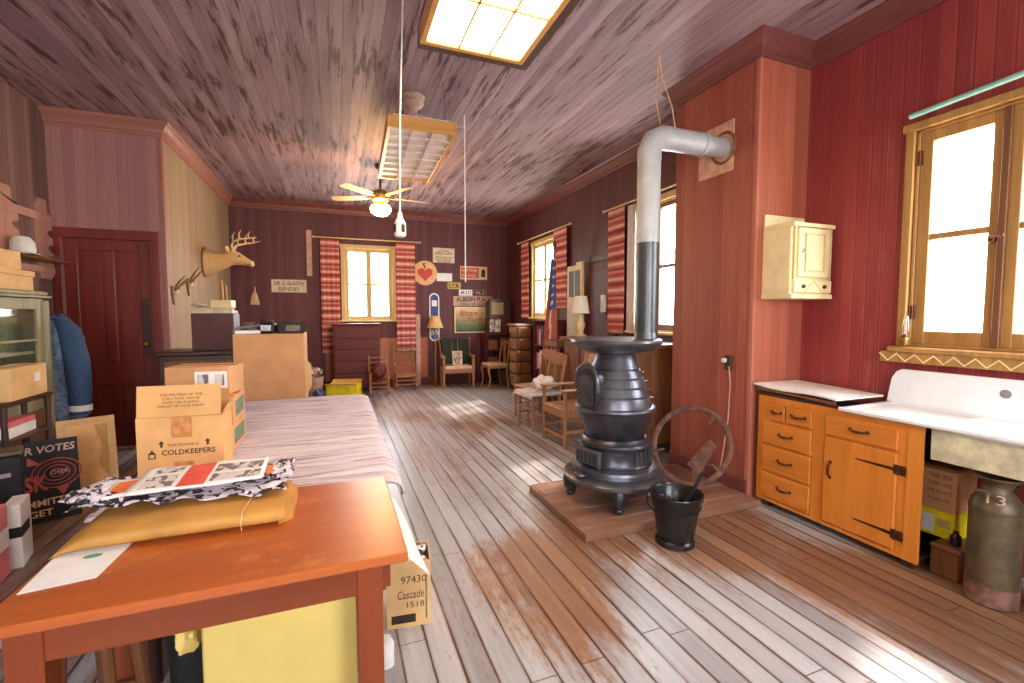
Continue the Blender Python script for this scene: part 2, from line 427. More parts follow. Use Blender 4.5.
def curtain_mat():
    t = NT('curtain_stripes'); z = t.xyz()['Z']
    jit = t.math('MULTIPLY', t.math('SUBTRACT', t.noise((3, 3, 40), 2), .5), .02)
    f = t.math('FRACT', t.math('DIVIDE', t.math('ADD', z, jit), .34))
    col = t.ramp(f, [(0, (180, 62, 62)), (.12, (222, 140, 128)), (.2, (244, 220, 204)), (.26, (226, 150, 138)), (.34, (196, 82, 80)), (.46, (128, 62, 66)), (.52, (212, 112, 104)), (.62, (242, 212, 196)), (.68, (212, 116, 108)), (.8, (190, 74, 74)), (.9, (232, 170, 158)), (.97, (136, 68, 72))])
    m = t.fin(col, .9)
    # cloth lets some daylight through
    nt = t.t; tl = t.n('ShaderNodeBsdfTranslucent'); t.L(col, tl.inputs[0]); mx = t.n('ShaderNodeMixShader'); mx.inputs[0].default_value = .2
    t.L(t.b.outputs[0], mx.inputs[1]); t.L(tl.outputs[0], mx.inputs[2]); t.L(mx.outputs[0], nt.nodes['Material Output'].inputs['Surface'])
    return m
M['curtain'] = curtain_mat()
def rug_mat():
    t = NT('rag_weave'); Y = t.xyz()['Y']
    wob = t.math('MULTIPLY', t.math('SUBTRACT', t.noise((2.5, 6, 1), 3), .5), .05)
    y = t.math('ADD', Y, wob)
    mp = t.n('ShaderNodeCombineXYZ'); t.L(t.math('MULTIPLY', y, 46), mp.inputs[1]); t.L(t.math('MULTIPLY', t.xyz()['X'], 2.2), mp.inputs[0])
    q = t.n('ShaderNodeTexNoise'); t.L(mp.outputs[0], q.inputs['Vector']); q.inputs['Scale'].default_value = 1; q.inputs['Detail'].default_value = 5; q.inputs['Roughness'].default_value = .7
    col = t.ramp(q.outputs[0], [(.28, (104, 82, 98)), (.38, (164, 140, 156)), (.47, (206, 188, 198)), (.6, (224, 212, 216)), (.74, (190, 164, 182))])
    t.bump(q.outputs[0], .5, .01)
    return t.fin(col, .9)
M['rug'] = rug_mat()
def print_mat(name, a, b, sc, thr=.5):
    t = NT(name); nz = t.noise(sc, 2, .5, dist=.8)
    return t.fin(t.mix(t.step(nz, thr - .03, thr + .03), a, b), .7)
M['bw_cloth'] = print_mat('black_white_print', (40, 30, 36), (214, 200, 206), (30, 30, 30), .48)
M['photo_print'] = print_mat('news_photo', (120, 104, 104), (216, 206, 204), (28, 16, 10), .5)
M['fabric_bw'] = print_mat('striped_seat_fabric', (40, 36, 34), (226, 220, 214), (30, 30, 30), .5)
def lens_mat():
    t = NT('lit_diffuser'); t.fin((255, 244, 214), .5)
    t.b.inputs['Emission Color'].default_value = lin((255, 232, 190)); t.b.inputs['Emission Strength'].default_value = 5.0
    return t.m
M['lens'] = lens_mat()
M['corner_bead'] = wood('corner_bead', (168, 90, 72), (194, 120, 98), 'Z', .5, .6)
M['rack'] = wood('rack_pink', (176, 124, 112), (204, 154, 138), 'Z', .5, .7)
M['chest_wood'] = wood('chest_brown', (110, 76, 54), (160, 120, 88), 'Y', .4, .6)
M['globe'] = (lambda t: (t.fin((255, 240, 214), .4), setattr(t.b.inputs['Emission Strength'], 'default_value', 45.0), setattr(t.b.inputs['Emission Color'], 'default_value', lin((255, 196, 120)))) and t.m)(NT('lit_globe'))
M['lens_off'] = plain('unlit_louver', (214, 190, 184), .5, 0, .04, 10)
M['lens_cell'] = plain('unlit_lens', (232, 214, 206), .4, 0, .04, 10)
M['light_wood'] = wood('fixture_wood', (196, 132, 66), (224, 164, 92), 'X', .4, .8)
# ================================================================== SETTING
XR, XA, XL, YD, YF, YB, CE = 3.5, -1.72, -2.68, 6.05, 9.35, -1.8, 3.5
CHX, CHY0, CHY1 = 2.97, 2.58, 3.46
T = .15
struct(MB().box(XL - T, XR + T, YB - T, YF + T, -.12, 0), 'floor', M['floor'])
struct(MB().box(XL - T, XR + T, YB - T, YF + T, CE, CE + .12), 'ceiling', M['ceiling'])
def holed(name, mat, plane, d, u0, u1, z0, z1, holes):
    """wall slab with rectangular openings; plane 'X' or 'Y' = the axis it faces"""
    mb = MB()
    us = sorted({u0, u1, *[h[0] for h in holes], *[h[1] for h in holes]})
    zs = sorted({z0, z1, *[h[2] for h in holes], *[h[3] for h in holes]})
    for a, b in zip(us, us[1:]):
        run = None
        for c, e in zip(zs, zs[1:]):
            inside = any(h[0] <= a and b <= h[1] and h[2] <= c and e <= h[3] for h in holes)
            if inside:
                if run: 
                    if plane == 'X': mb.box(d[0], d[1], a, b, *run)
                    else: mb.box(a, b, d[0], d[1], *run)
                run = None
            else: run = [run[0], e] if run else [c, e]
        if run:
            if plane == 'X': mb.box(d[0], d[1], a, b, *run)
            else: mb.box(a, b, d[0], d[1], *run)
    return struct(mb, name, mat)
W1 = (.99, 1.85, 1.24, 2.62)      # near right window (u = Y)
W2 = (.18, 1.06, 1.34, 2.72)      # far wall window (u = X)
W3 = (3.98, 4.80, 1.25, 2.74)     # middle right window
W4 = (6.96, 7.92, 1.40, 2.74)     # far right window
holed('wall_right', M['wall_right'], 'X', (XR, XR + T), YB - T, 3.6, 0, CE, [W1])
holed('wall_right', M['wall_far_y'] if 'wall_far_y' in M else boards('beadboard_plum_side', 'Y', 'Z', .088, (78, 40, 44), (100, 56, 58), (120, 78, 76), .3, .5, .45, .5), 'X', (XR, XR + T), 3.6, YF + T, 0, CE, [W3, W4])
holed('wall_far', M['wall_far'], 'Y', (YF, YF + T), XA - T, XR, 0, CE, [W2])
struct(MB().box(XL - T, XL, YB - T, YD, 0, CE), 'wall_left', M['wall_left'])
D1 = (-2.60, -1.86, 0, 2.24)
holed('wall_closet', M['wall_closet'], 'Y', (YD, YD + .12), XL - T, XA, 0, CE, [D1])
struct(MB().box(XA - T, XA, YD + .12, YF, 0, CE), 'wall_alcove', M['wall_alcove'])
WB = [(-1.9, -.6, 1.0, 2.6), (.9, 2.4, 1.0, 2.6)]
holed('wall_back', M['wall_closet'], 'Y', (YB - T, YB), XL, XR, 0, CE, WB)
ch = MB(); ch.box(CHX, CHX + .03, CHY0, CHY1, 0, CE); ch.mi = 1; ch.box(CHX + .03, XR, CHY0, CHY0 + .03, 0, CE); ch.box(CHX + .03, XR, CHY1 - .03, CHY1, 0, CE); ch.mi = 0
struct(ch, 'wall_chimney', [M['chimney_y'], M['chimney_x']])
struct(MB().box(CHX - .008, CHX + .02, CHY0 - .008, CHY0 + .03, 0, CE - .15, .003), 'trim_1', M['corner_bead'])
# crown mouldings: profile swept along the walls
def crown(name, path, mat, inward):
    prof = [(0, -.15), (.014, -.15), (.02, -.125), (.034, -.115), (.042, -.08), (.075, -.04), (.09, -.03), (.1, -.012), (.1, 0)]
    mb = MB(); n = len(path)
    nrm = []
    for i in range(n - 1):
        dx, dy = path[i + 1][0] - path[i][0], path[i + 1][1] - path[i][1]; l = math.hypot(dx, dy)
        nrm.append((-dy / l * inward, dx / l * inward))
    vs = []
    for i, (x, y) in enumerate(path):
        if i == 0: m = nrm[0]
        elif i == n - 1: m = nrm[-1]
        else:
            a, b = nrm[i - 1], nrm[i]; m = (a[0] + b[0], a[1] + b[1]); q = (m[0] * a[0] + m[1] * a[1]); m = (m[0] / q, m[1] / q)
        for (o, z) in prof: vs.append((x + m[0] * o, y + m[1] * o, CE + z))
    k = len(prof); fs = [(i * k + j, i * k + j + 1, (i + 1) * k + j + 1, (i + 1) * k + j) for i in range(n - 1) for j in range(k - 1)]
    mb.add(vs, fs)
    return struct(mb, name, mat)
crown('trim_2', [(XR, YB), (XR, CHY0), (CHX, CHY0), (CHX, CHY1), (XR, CHY1), (XR, YF), (XA, YF)], M['crown'], 1)
crown('trim_3', [(XA, YF), (XA, YD), (XL, YD)], M['crown_rose'], 1)
struct(MB().box(XA - .02, XA + .012, YD - .012, YD + .05, 0, CE - .15, .003), 'trim_4', M['crown_rose'])
def base(name, x0, x1, y0, y1, mat=None): struct(MB().box(x0, x1, y0, y1, 0, .16, .006), name, mat or M['red_wood'])
base('baseboard_far', XA, XR, YF - .02, YF); base('baseboard_right', XR - .02, XR, CHY1, YF)
base('baseboard_chimney', CHX - .018, CHX, CHY0 + .0, CHY1, M['crown']); base('baseboard_alcove', XA, XA + .02, YD + .12, YF - .02)
struct(MB().box(-.2, 1.75, YF - .008, YF, .16, .98), 'wall_glow', wood('wall_glow_orange', (150, 78, 44), (184, 108, 66), 'Z', .4, .6))  # thin orange panel paints the warm reflected glow under the far window
# windows ----------------------------------------------------------
def window(name, ax, plane, h, mat, msash, cols=2, rows=2, cw=.07, sill=True, mw=.02, st=.05):
    u0, u1, z0, z1 = h
    def bx(mb, a0, a1, d0, d1, c0, c1, bv=.004):
        if ax == 'X': mb.box(plane + d0, plane + d1, a0, a1, c0, c1, bv)
        else: mb.box(a0, a1, plane + d0, plane + d1, c0, c1, bv)
    root = bpy.data.objects.new(name, None); COL.objects.link(root); tag(root, kind='structure')
    fr = MB()
    bx(fr, u0 - cw, u0, -.025, .0, z0 - .0, z1 + cw); bx(fr, u1, u1 + cw, -.025, .0, z0, z1 + cw); bx(fr, u0 - cw - .015, u1 + cw + .015, -.035, 0, z1 + .0, z1 + cw)
    bx(fr, u0, u0 + .02, 0, T, z0, z1); bx(fr, u1 - .02, u1, 0, T, z0, z1); bx(fr, u0, u1, 0, T, z1 - .02, z1); bx(fr, u0, u1, 0, T, z0, z0 + .02)
    fr.build('window_frame', mat, root)
    n = cols; wv = (u1 - u0 - .04) / n
    for i in range(n):
        a = u0 + .02 + i * wv; b = a + wv; s = MB()
        bx(s, a, a + st, .01, .05, z0 + .02, z1 - .02); bx(s, b - st, b, .01, .05, z0 + .02, z1 - .02)
        bx(s, a + st, b - st, .01, .05, z1 - .02 - st, z1 - .02); bx(s, a + st, b - st, .01, .05, z0 + .02, z0 + .02 + st * 1.3)
        zc = [z0 + .02 + st * 1.3 + (z1 - z0 - .04 - st * 2.3) * k / rows for k in range(rows + 1)]
        for k in range(1, rows): bx(s, a + st, b - st, .015, .045, zc[k] - mw, zc[k] + mw)
        so = s.build('sash', msash, root)
        for k in range(rows):
            p = MB(); bx(p, a + st - .004, b - st + .004, .028, .032, zc[k] - .0, zc[k + 1], 0); p.build('pane', M['glass'], so)
    if sill:
        p = MB(); bx(p, u0 - cw - .03, u1 + cw + .03, -.07, .0, z0 - .035, z0, .008); p.build('sill', mat, root)
    return root
w1 = window('window_1', 'X', XR, W1, M['window_wood'], M['window_wood'], cw=.05, st=.065)
mb = MB(); ym = (W1[0] + W1[1]) / 2
mb.box(XR - .012, XR + .012, ym - .018, ym + .018, W1[2] + .02, W1[3] - .02, .004); mb.build('astragal', M['window_dark'], w1)
mb = MB(); mb.box(XR - .03, XR - .0, ym + .02, ym + .05, 1.86, 1.9, .004); mb.tube([(XR - .03, ym + .035, 1.88), (XR - .05, ym + .035, 1.885), (XR - .055, ym - .03, 1.89)], .006, 8); mb.build('latch', M['bronze'], w1)
for z in (1.42, 2.4):
    mb = MB(); mb.box(XR - .003, XR + .012, W1[1] - .035, W1[1] - .01, z, z + .09, .002); mb.cyl((XR - .006, W1[1] - .022, z), (XR - .006, W1[1] - .022, z + .09), .006, n=8); mb.build('hinge', M['bronze'], w1)
window('window_2', 'Y', YF, W2, M['window_cream'], M['window_cream'])
window('window_3', 'X', XR, W3, M['window_cream'], M['window_dark'])
window('window_4', 'X', XR, W4, M['window_cream'], M['window_cream'])
for i, h in enumerate(WB): window(f'window_{5 + i}', 'Y', YB - T, h, M['window_cream'], M['window_cream'], 3, 2, sill=False)
# door in the closet wall ------------------------------------------
d = bpy.data.objects.new('door_1', None); COL.objects.link(d); tag(d, kind='structure')
x0, x1 = D1[0], D1[1]; y = YD
mb = MB(); mb.box(x0 - .075, x0, y - .025, y, 0, D1[3] + .09, .005); mb.box(x1, x1 + .09, y - .025, y, 0, D1[3] + .09, .005); mb.box(x0 - .075, x1 + .09, y - .03, y, D1[3], D1[3] + .1, .005)
mb.build('door_frame', M['door'], d)
mb = MB(); yl = y + .02; L = lambda a, b, c, e: mb.box(a, b, yl, yl + .04, c, e, .006)
xm = (x0 + x1) / 2
L(x0, x0 + .11, 0.01, 2.24); L(x1 - .11, x1, .01, 2.24); L(x0 + .11, x1 - .11, 2.12, 2.24); L(x0 + .11, x1 - .11, .70, .94); L(x0 + .11, x1 - .11, .01, .25); L(xm - .045, xm + .045, .94, 2.12); L(xm - .045, xm + .045, .25, .70)
mb.build('stile_frame', M['door'], d)
for (a, b) in ((x0 + .11, xm - .045), (xm + .045, x1 - .11)):
    for (c, e) in ((.94, 2.12), (.25, .70)):
        q = MB(); q.box(a - .01, b + .01, yl + .018, yl + .03, c - .01, e + .01); q.box(a + .03, b - .03, yl + .012, yl + .02, c + .03, e - .03, .006); q.build('panel', M['door'], d)
mb = MB(); mb.box(x1 - .1, x1 - .03, yl - .006, yl + .002, 1.0, 1.62, .003); mb.build('lock_plate', M['dark_wood'], d)
mb = MB(); mb.ball((x1 - .065, yl - .05, 1.13), .028); mb.cyl((x1 - .065, yl - .05, 1.13), (x1 - .065, yl, 1.13), .01); mb.build('door_knob', M['brass'], d, smooth=True)
struct(MB().box(x0, x1, y - .02, y + .12, 0, .022, .004), 'threshold', M['pale_wood'])
# red door on the right wall, behind the curtain of window_3
d = bpy.data.objects.new('door_2', None); COL.objects.link(d); tag(d, kind='structure')
MB().box(XR - .03, XR, 5.16, 5.24, 0, 2.2, .004).box(XR - .03, XR, 5.92, 6.0, 0, 2.2, .004).box(XR - .035, XR, 5.14, 6.02, 2.2, 2.29, .004).build('door_frame', M['dark_wood'], d)
MB().box(XR - .018, XR, 5.24, 5.92, .01, 2.2, .004).box(XR - .026, XR - .015, 5.34, 5.82, 1.1, 2.08, .008).box(XR - .026, XR - .015, 5.34, 5.82, .2, .95, .008).build('door_leaf', M['wall_dark_red'], d)

# ================================================================== LIGHT
wd = bpy.data.worlds.new('world'); SC.world = wd; wd.use_nodes = True
bg = wd.node_tree.nodes['Background']
nt = wd.node_tree
tc = nt.nodes.new('ShaderNodeTexCoord'); sx = nt.nodes.new('ShaderNodeSeparateXYZ'); nt.links.new(tc.outputs['Generated'], sx.inputs[0])
rp = nt.nodes.new('ShaderNodeValToRGB'); nt.links.new(sx.outputs[2], rp.inputs[0])
rp.color_ramp.elements[0].position = 0.0; rp.color_ramp.elements[0].color = (.74, .78, .70, 1)
rp.color_ramp.elements[1].position = .25; rp.color_ramp.elements[1].color = (.86, .93, 1, 1)
nt.links.new(rp.outputs[0], bg.inputs[0]); bg.inputs[1].default_value = WORLD if 'WORLD' in globals() else 9.0
def portal(name, loc, rot, sx_, sy_):
    l = bpy.data.lights.new(name, 'AREA'); l.shape = 'RECTANGLE'; l.size = sx_; l.size_y = sy_; l.cycles.is_portal = True
    o = bpy.data.objects.new(name, l); COL.objects.link(o); o.location = loc; o.rotation_euler = rot
for h in (W1, W3, W4): portal('daylight_portal', (XR + T + .02, (h[0] + h[1]) / 2, (h[2] + h[3]) / 2), (R(90), 0, R(90)), h[1] - h[0], h[3] - h[2])
portal('daylight_portal', ((W2[0] + W2[1]) / 2, YF + T + .02, (W2[2] + W2[3]) / 2), (R(-90), 0, 0), W2[1] - W2[0], W2[3] - W2[2])
for h in WB: portal('daylight_portal', ((h[0] + h[1]) / 2, YB - T - .02, (h[2] + h[3]) / 2), (R(90), 0, 0), h[1] - h[0], h[3] - h[2])
sn = bpy.data.lights.new('sun', 'SUN'); sn.energy = 1.8; sn.angle = R(5.0); sn.color = (1, .93, .82)
so = bpy.data.objects.new('sun', sn); COL.objects.link(so)
so.rotation_euler = Vector((-.62, -.25, -.74)).to_track_quat('-Z', 'Y').to_euler()
SC.view_settings.view_transform = 'Standard'; SC.view_settings.look = 'None'
SC.view_settings.gamma = 1; SC.view_settings.use_curve_mapping = False; SC.view_settings.exposure = 1.9
SC.cycles.use_denoising = True; SC.cycles.max_bounces = 10; SC.cycles.diffuse_bounces = 6; SC.cycles.transparent_max_bounces = 12
SC.cycles.sample_clamp_indirect = 6
# ================================================================== THINGS
def rnd(a, b): return random.uniform(a, b)
# ---------------------------------------------------------------- work table in front
t = thing('work_table', 'orange varnished wooden work table in the foreground under the manila envelope', 'table', (-.29, 1.64, 0))
TX0, TX1, TY0, TY1 = -.475, .472, -.335, .335
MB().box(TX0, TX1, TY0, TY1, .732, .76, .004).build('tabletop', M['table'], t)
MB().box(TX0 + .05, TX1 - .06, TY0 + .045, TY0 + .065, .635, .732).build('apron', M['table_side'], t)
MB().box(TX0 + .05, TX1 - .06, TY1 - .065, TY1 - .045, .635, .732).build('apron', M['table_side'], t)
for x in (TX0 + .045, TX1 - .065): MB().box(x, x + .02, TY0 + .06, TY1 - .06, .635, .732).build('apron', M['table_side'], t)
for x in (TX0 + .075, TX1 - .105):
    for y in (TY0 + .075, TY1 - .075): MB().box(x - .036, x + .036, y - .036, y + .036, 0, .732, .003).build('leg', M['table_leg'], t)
# things under the table
t = thing('storage_box', 'plain yellow box with a lid, standing under the orange table', 'box', (-.165, 1.62, 0))
MB().box(-.205, .205, -.17, .17, 0, .60, .006).build('box_body', M['yellow'], t)
MB().box(-.212, .212, -.178, .178, .585, .63, .006).build('lid', M['yellow'], t)
t = thing('waste_bin', 'black bin between the yellow box and the wooden stool under the table', 'bin', (-.478, 1.83, 0))
MB().lathe([(.07, 0), (.075, .004), (.088, .5), (.092, .51), (.084, .51), (.07, .02), (0, .015)], 28).build('bin_body', M['black_matte'], t, smooth=True)
MB().tube([((.09) * math.cos(a * .2618), .09 * math.sin(a * .2618), .51) for a in range(24)], .006, 8, closed=True).build('rim', M['black_matte'], t, smooth=True)
def crumple(c, r, seed, amp=.3, nu=18, nv=12):
    rr = random.Random(seed); ph = [rr.uniform(0, 6.3) for _ in range(8)]
    mb = MB()
    def fn(u, v):
        a = u * 2 * math.pi; b = v * math.pi
        q = 1 + amp * (.45 * math.sin(3 * a + ph[0]) * math.sin(4 * b + ph[1]) + .4 * math.sin(5 * a + ph[2] + 3 * b) * math.sin(b) + .25 * math.sin(9 * a + ph[3]) * math.sin(7 * b + ph[4]) * math.sin(b))
        return (c[0] + r[0] * q * math.sin(b) * math.cos(a), c[1] + r[1] * q * math.sin(b) * math.sin(a), c[2] + r[2] * (q * -math.cos(b)))
    return mb.grid(fn, nu, nv)
o = crumple((-.418, 1.545, .52), (.035, .05, .055), 3, .35, 28, 18).build('rag', M['yellow'], smooth=True); tag(o, 'crumpled pale yellow rag beside the yellow box under the table', 'rag')
t = thing('stool', 'wooden stool with splayed legs pushed under the orange table', 'stool', (-.74, 1.70, 0), 0)
MB().box(-.13, .13, -.12, .12, .60, .63, .008).build('seat', M['mid_wood'], t)
for sx in (-1, 1):
    for sy in (-1, 1): MB().tube([(sx * .085, sy * .085, .6), (sx * .125, sy * .125, 0)], [.022, .016], 10).build('leg', M['mid_wood'], t, smooth=True)
for sy in (-1, 1): MB().cyl((-.11, sy * .11, .22), (.11, sy * .11, .22), .01).build('rung', M['mid_wood'], t, smooth=True)
# envelope: thick folded manila pack
ep = [(-.775, 1.625), (-.17, 1.622), (-.172, 1.93), (-.255, 1.965), (-.70, 2.03), (-.755, 2.0)]
t = thing('envelope', 'large manila envelope stuffed thick, lying on the orange table under the papers', 'envelope', (-.46, 1.8, .761))
def env(u, v):
    # u along x, v loops front-bottom-top-back; rounded front fold, left end slopes down
    x = -.31 + u * .60; th = .062 * (min(1, u / .13) ** .7 if u < .13 else 1) * (1 - .04 * math.sin(u * 9))
    yf = -.175 + .0 * u; yb = .21 - .09 * u
    a = v * 2 * math.pi
    h = th / 2
    cyy = (yf + yb) / 2; hw = (yb - yf) / 2
    e = 5.0
    ca, sa = math.cos(a), math.sin(a)
    y = cyy + hw * math.copysign(abs(ca) ** (2 / e), ca); z = h + h * math.copysign(abs(sa) ** (2 / 2.6), sa)
    return (x, y, max(0, z))
mb = MB().grid(env, 30, 40)
mb.add([env(0, j / 40) for j in range(40)], [tuple(range(40))]); mb.add([env(1, j / 40) for j in range(40)], [tuple(range(40))])
mb.build('envelope_body', M['manila'], t, smooth=True, ang=50)
MB().tube([(.165, -.17, .0), (.165, -.178, .03), (.168, -.165, .058), (.175, -.10, .064), (.19, .05, .065)], .0016, 6).build('string', M['pale_wood'], t)
MB().prism([(.27, -.16), (.31, -.13), (.312, .07), (.27, .11)], .0, .045, 'Z').build('end_flap', M['manila'], t)
def sheet(w, h, curl, seed, nu=16, nv=12, edge=0.0):
    rr = random.Random(seed); p = [rr.uniform(0, 6.3) for _ in range(6)]
    def fn(u, v):
        x = (u - .5) * w; y = (v - .5) * h
        b = max(abs(u - .5), abs(v - .5)) * 2
        z = curl * (.5 * math.sin(5 * u + p[0]) * math.sin(4 * v + p[1]) + .5 * math.sin(11 * u + p[2]) * math.sin(9 * v + p[3]) * b + .6)
        if edge and b > .8:
            x += edge * math.sin(37 * v + p[4]) * .5; y += edge * math.sin(41 * u + p[5]) * .5; z += edge * .5 * math.sin(29 * (u + v) + p[1])
        return (x, y, z)
    return MB().grid(fn, nu, nv)
pl = thing('patterned_cloth', 'crumpled black and white printed paper lying under the newspapers', 'wrapping', (-.475, 1.875, .840), R(-3))
sheet(.60, .27, .014, 5, 50, 30, .016).build('printed_sheet', M['bw_cloth'], pl, smooth=True, solid=.003)
for k, (cx, cy, rx, ry) in enumerate([(-.275, -.06, .06, .05), (-.26, .03, .05, .06), (.27, .02, .04, .07), (.27, .09, .035, .05), (-.2, -.11, .05, .022)]):
    crumple((cx, cy, .026), (rx, ry, .019), 20 + k, .45, 30, 16).build('crumpled_edge', M['bw_cloth'], pl, smooth=True)
def newspaper(name, label, loc, rz, w, h, seed, band):
    n = thing(name, label, 'newspaper', loc, rz, None)
    sheet(w, h, .004, seed, 20, 14).build('pages', M['paper'], n, smooth=True, solid=-.007)
    up = .0088
    for (a, b, c, d, m, nm) in band:
        q = MB(); q.grid(lambda u, v: (a + (b - a) * u + .0, c + (d - c) * v, .0), 1, 1)
        # follow the sheet
        rr = random.Random(seed); p = [rr.uniform(0, 6.3) for _ in range(6)]
        def fn(u, v):
            x = a + (b - a) * u; y = c + (d - c) * v; U = x / w + .5; V = y / h + .5; bb = max(abs(U - .5), abs(V - .5)) * 2
            return (x, y, .004 * (.5 * math.sin(5 * U + p[0]) * math.sin(4 * V + p[1]) + .5 * math.sin(11 * U + p[2]) * math.sin(9 * V + p[3]) * bb + .6) + .0078)
        MB().grid(fn, 14, 8).build(nm, M[m], n)
    return n
newspaper('newspaper', 'newspaper with a wide red stripe between photographs, top of the table stack', (-.445, 1.868, .880), R(2), .385, .25, 9,
          [(-.06, .02, -.12, .12, 'red_ink', 'red_stripe'), (-.165, -.075, -.10, .02, 'photo_print', 'photograph'), (.03, .18, .0, .085, 'photo_print', 'photograph'), (-.16, -.075, .04, .11, 'photo_print', 'photograph'), (.03, .18, -.1, -.02, 'photo_print', 'photograph')])
newspaper('newspaper', 'folded flyer with an orange panel showing past the end of the red striped newspaper', (-.60, 1.84, .873), R(6), .20, .17, 12, [(-.09, .02, -.07, .06, 'orange_ink', 'orange_panel')])
o = MB().prism([(-.245, 1.80), (-.222, 1.79), (-.228, 1.88), (-.245, 1.90)], .884, .886, 'Z').build('card', M['orange_ink']); tag(o, 'small orange card strip tucked beside the red striped newspaper', 'card')
t = thing('letter_sheet', 'white sheet of letter paper with a green mark, lying flat on the orange table', 'paper', (-.675, 1.575, .761))
MB().prism([(-.072, -.128), (.075, -.105), (.088, .085), (-.085, .085)], 0, .0015, 'Z').build('paper_sheet', M['paper'], t)
MB().lathe([(.022, 0), (.022, .0006)], 24, (.015, .03, .0015), lambda r, z, a: r * (1 / math.sqrt(math.cos(a) ** 2 + (math.sin(a) * 1.8) ** 2))).build('green_mark', M['green_ink'], t)

# ---------------------------------------------------------------- long table under rag cover
t = thing('long_table', 'long low table standing behind the orange table, hidden under a woven rag cover', 'table', (-.28, 3.25, 0))
MB().box(-.48, .47, -1.20, 1.10, .66, .69, .004).build('tabletop', M['dark_wood'], t)
for x in (-.42, .36):
    for y in (-1.12, 1.03): MB().box(x - .035, x + .035, y - .035, y + .035, 0, .66, .003).build('leg', M['dark_wood'], t)
for q_ in ((-.42, .36, -1.12, -1.09), (-.42, .36, 1.0, 1.03), (-.43, -.41, -1.09, 1.0), (.35, .37, -1.09, 1.0)): MB().box(*q_, .56, .66).build('apron', M['dark_wood'], t)
rr = random.Random(4)
def rugf(u, v):
    x = -.85 + 1.12 * u; y = 2.02 + 2.42 * v
    z = .718 + .006 * math.sin(31 * y + 3 * x) * math.sin(4 * x + 1) + .004 * math.sin(71 * y)
    if u > .955:
        k = (u - .955) / .045; x = .245 + .028 * math.sin(k * 1.57); z -= .075 * k * (1 + .25 * math.sin(37 * y))
    if v > .98: z -= .05 * (v - .98) / .02
    return (x, y, z)
o = MB().grid(rugf, 60, 120).build('rag_cover', M['rug'], smooth=True, solid=.008); tag(o, 'white and purple woven rag rug draped over the long table', 'cover')
def flap(u, v):
    # white sheet slipping off the long edge, tucked beside the orange table
    y = 2.04 - .40 * v; w = (.02 + .08 * v)
    x = .212 + w * u + .004 * math.sin(18 * y); z = .66 - .07 * v - .085 * u * (0.4 + v) + .012 * math.sin(20 * y) * u
    return (x, y, z)
o = MB().grid(flap, 10, 30).build('hanging_cloth', M['linen'], smooth=True, solid=.003); tag(o, 'white cloth hanging over the carton beside the orange table corner', 'cloth')
# carton beside the table
t = thing('carton', 'open yellowish carton printed 97430, on the floor beside the orange table', 'box', (.30, 2.16, 0), R(-7))
c = MB(); c.box(-.10, .10, -.09, -.085, 0, .31); c.box(-.10, .10, .085, .09, 0, .31); c.box(-.10, -.095, -.085, .085, 0, .31); c.box(.095, .10, -.085, .085, 0, .31); c.box(-.095, .095, -.085, .085, 0, .005)
c.build('box_body', M['carton3'], t)
text('97430', (.022, -.09, .225), (1, 0, 0), (0, 0, 1), M['ink'], t, w=.115, h=.035)
text('Cascade', (.008, -.09, .155), (1, 0, 0), (0, 0, 1), M['ink'], t, w=.12, h=.04, shear=.2)
text('1518', (.03, -.09, .105), (1, 0, 0), (0, 0, 1), M['ink'], t, w=.08, h=.028)
MB().box(-.08, .03, -.0905, -.0895, .02, .06).build('ink_panel', M['ink'], t)
MB().box(.075, .083, -.0905, -.0895, .03, .24).build('ink_panel', M['green_label'], t)
o = crumple((.30, 2.16, .295), (.08, .07, .045), 8, .4, 40, 20).build('crumpled_paper', M['fabric_bw'], smooth=True); tag(o, 'crumpled paper stuffed in the open carton marked 97430', 'paper')
o = MB().lathe([(.028, 0), (.032, .003), (.032, .09), (.028, .1), (.02, .105), (.02, .12), (0, .12)], 20, (.165, 1.87, 0)).build('jar', M['linen'], smooth=True); tag(o, 'small white jar on the floor behind the orange table leg', 'jar')

# ---------------------------------------------------------------- cartons on the long table
TZ = .730
t = thing('carton', 'open mailing carton with a flap standing up, marked COLDKEEPERS, on the rag cover', 'box', (-.66, 2.50, TZ), R(-4))
W = .168
c = MB(); c.box(-W, W, -.07, -.066, 0, .26); c.box(-W, W, .066, .07, 0, .26); c.box(-W, -W + .004, -.066, .066, 0, .26); c.box(W - .004, W, -.066, .066, 0, .26); c.box(-W, W, -.066, .066, 0, .004)
c.build('box_body', M['carton'], t)
MB().at((0, -.068, .262), (R(-7), 0, 0)).box(-W + .004, W - .006, -.002, .002, 0, .14).build('flap', M['carton'], t)
MB().at((W - .002, 0, .262), (0, R(22), 0)).prism([(-.065, 0), (.065, 0), (.06, .03), (.0, .05), (-.05, .04)], -.002, .002, 'X').build('flap', M['carton'], t)
MB().at((0, .068, .262), (R(-6), 0, 0)).box(-W + .004, W - .006, -.002, .002, 0, .10).build('flap', M['carton'], t)
MB().box(-.035, .045, -.0708, -.0698, .165, .258).build('tape', M['tape'], t)
MB().box(-.03, .05, -.0708, -.0698, .0, .055).build('tape', M['tape'], t)
for i, s in enumerate(('THE MELTING OF THE', 'COLD PACK CAN BE', 'EXPECTED DURING', 'TRANSIT OF YOUR ORDER')):
    zz = .098 - i * .017; text(s, (.005, -.0715 + math.sin(R(7)) * zz + .0005, .262 + math.cos(R(7)) * zz), (1, 0, 0), (0, math.sin(R(7)), math.cos(R(7))), M['ink'], t, w=(.165, .145, .14, .185)[i], h=.010, ext=.0012)
text('PERISHABLE', (.01, -.07, .133), (1, 0, 0), (0, 0, 1), M['ink'], t, w=.12, h=.012)
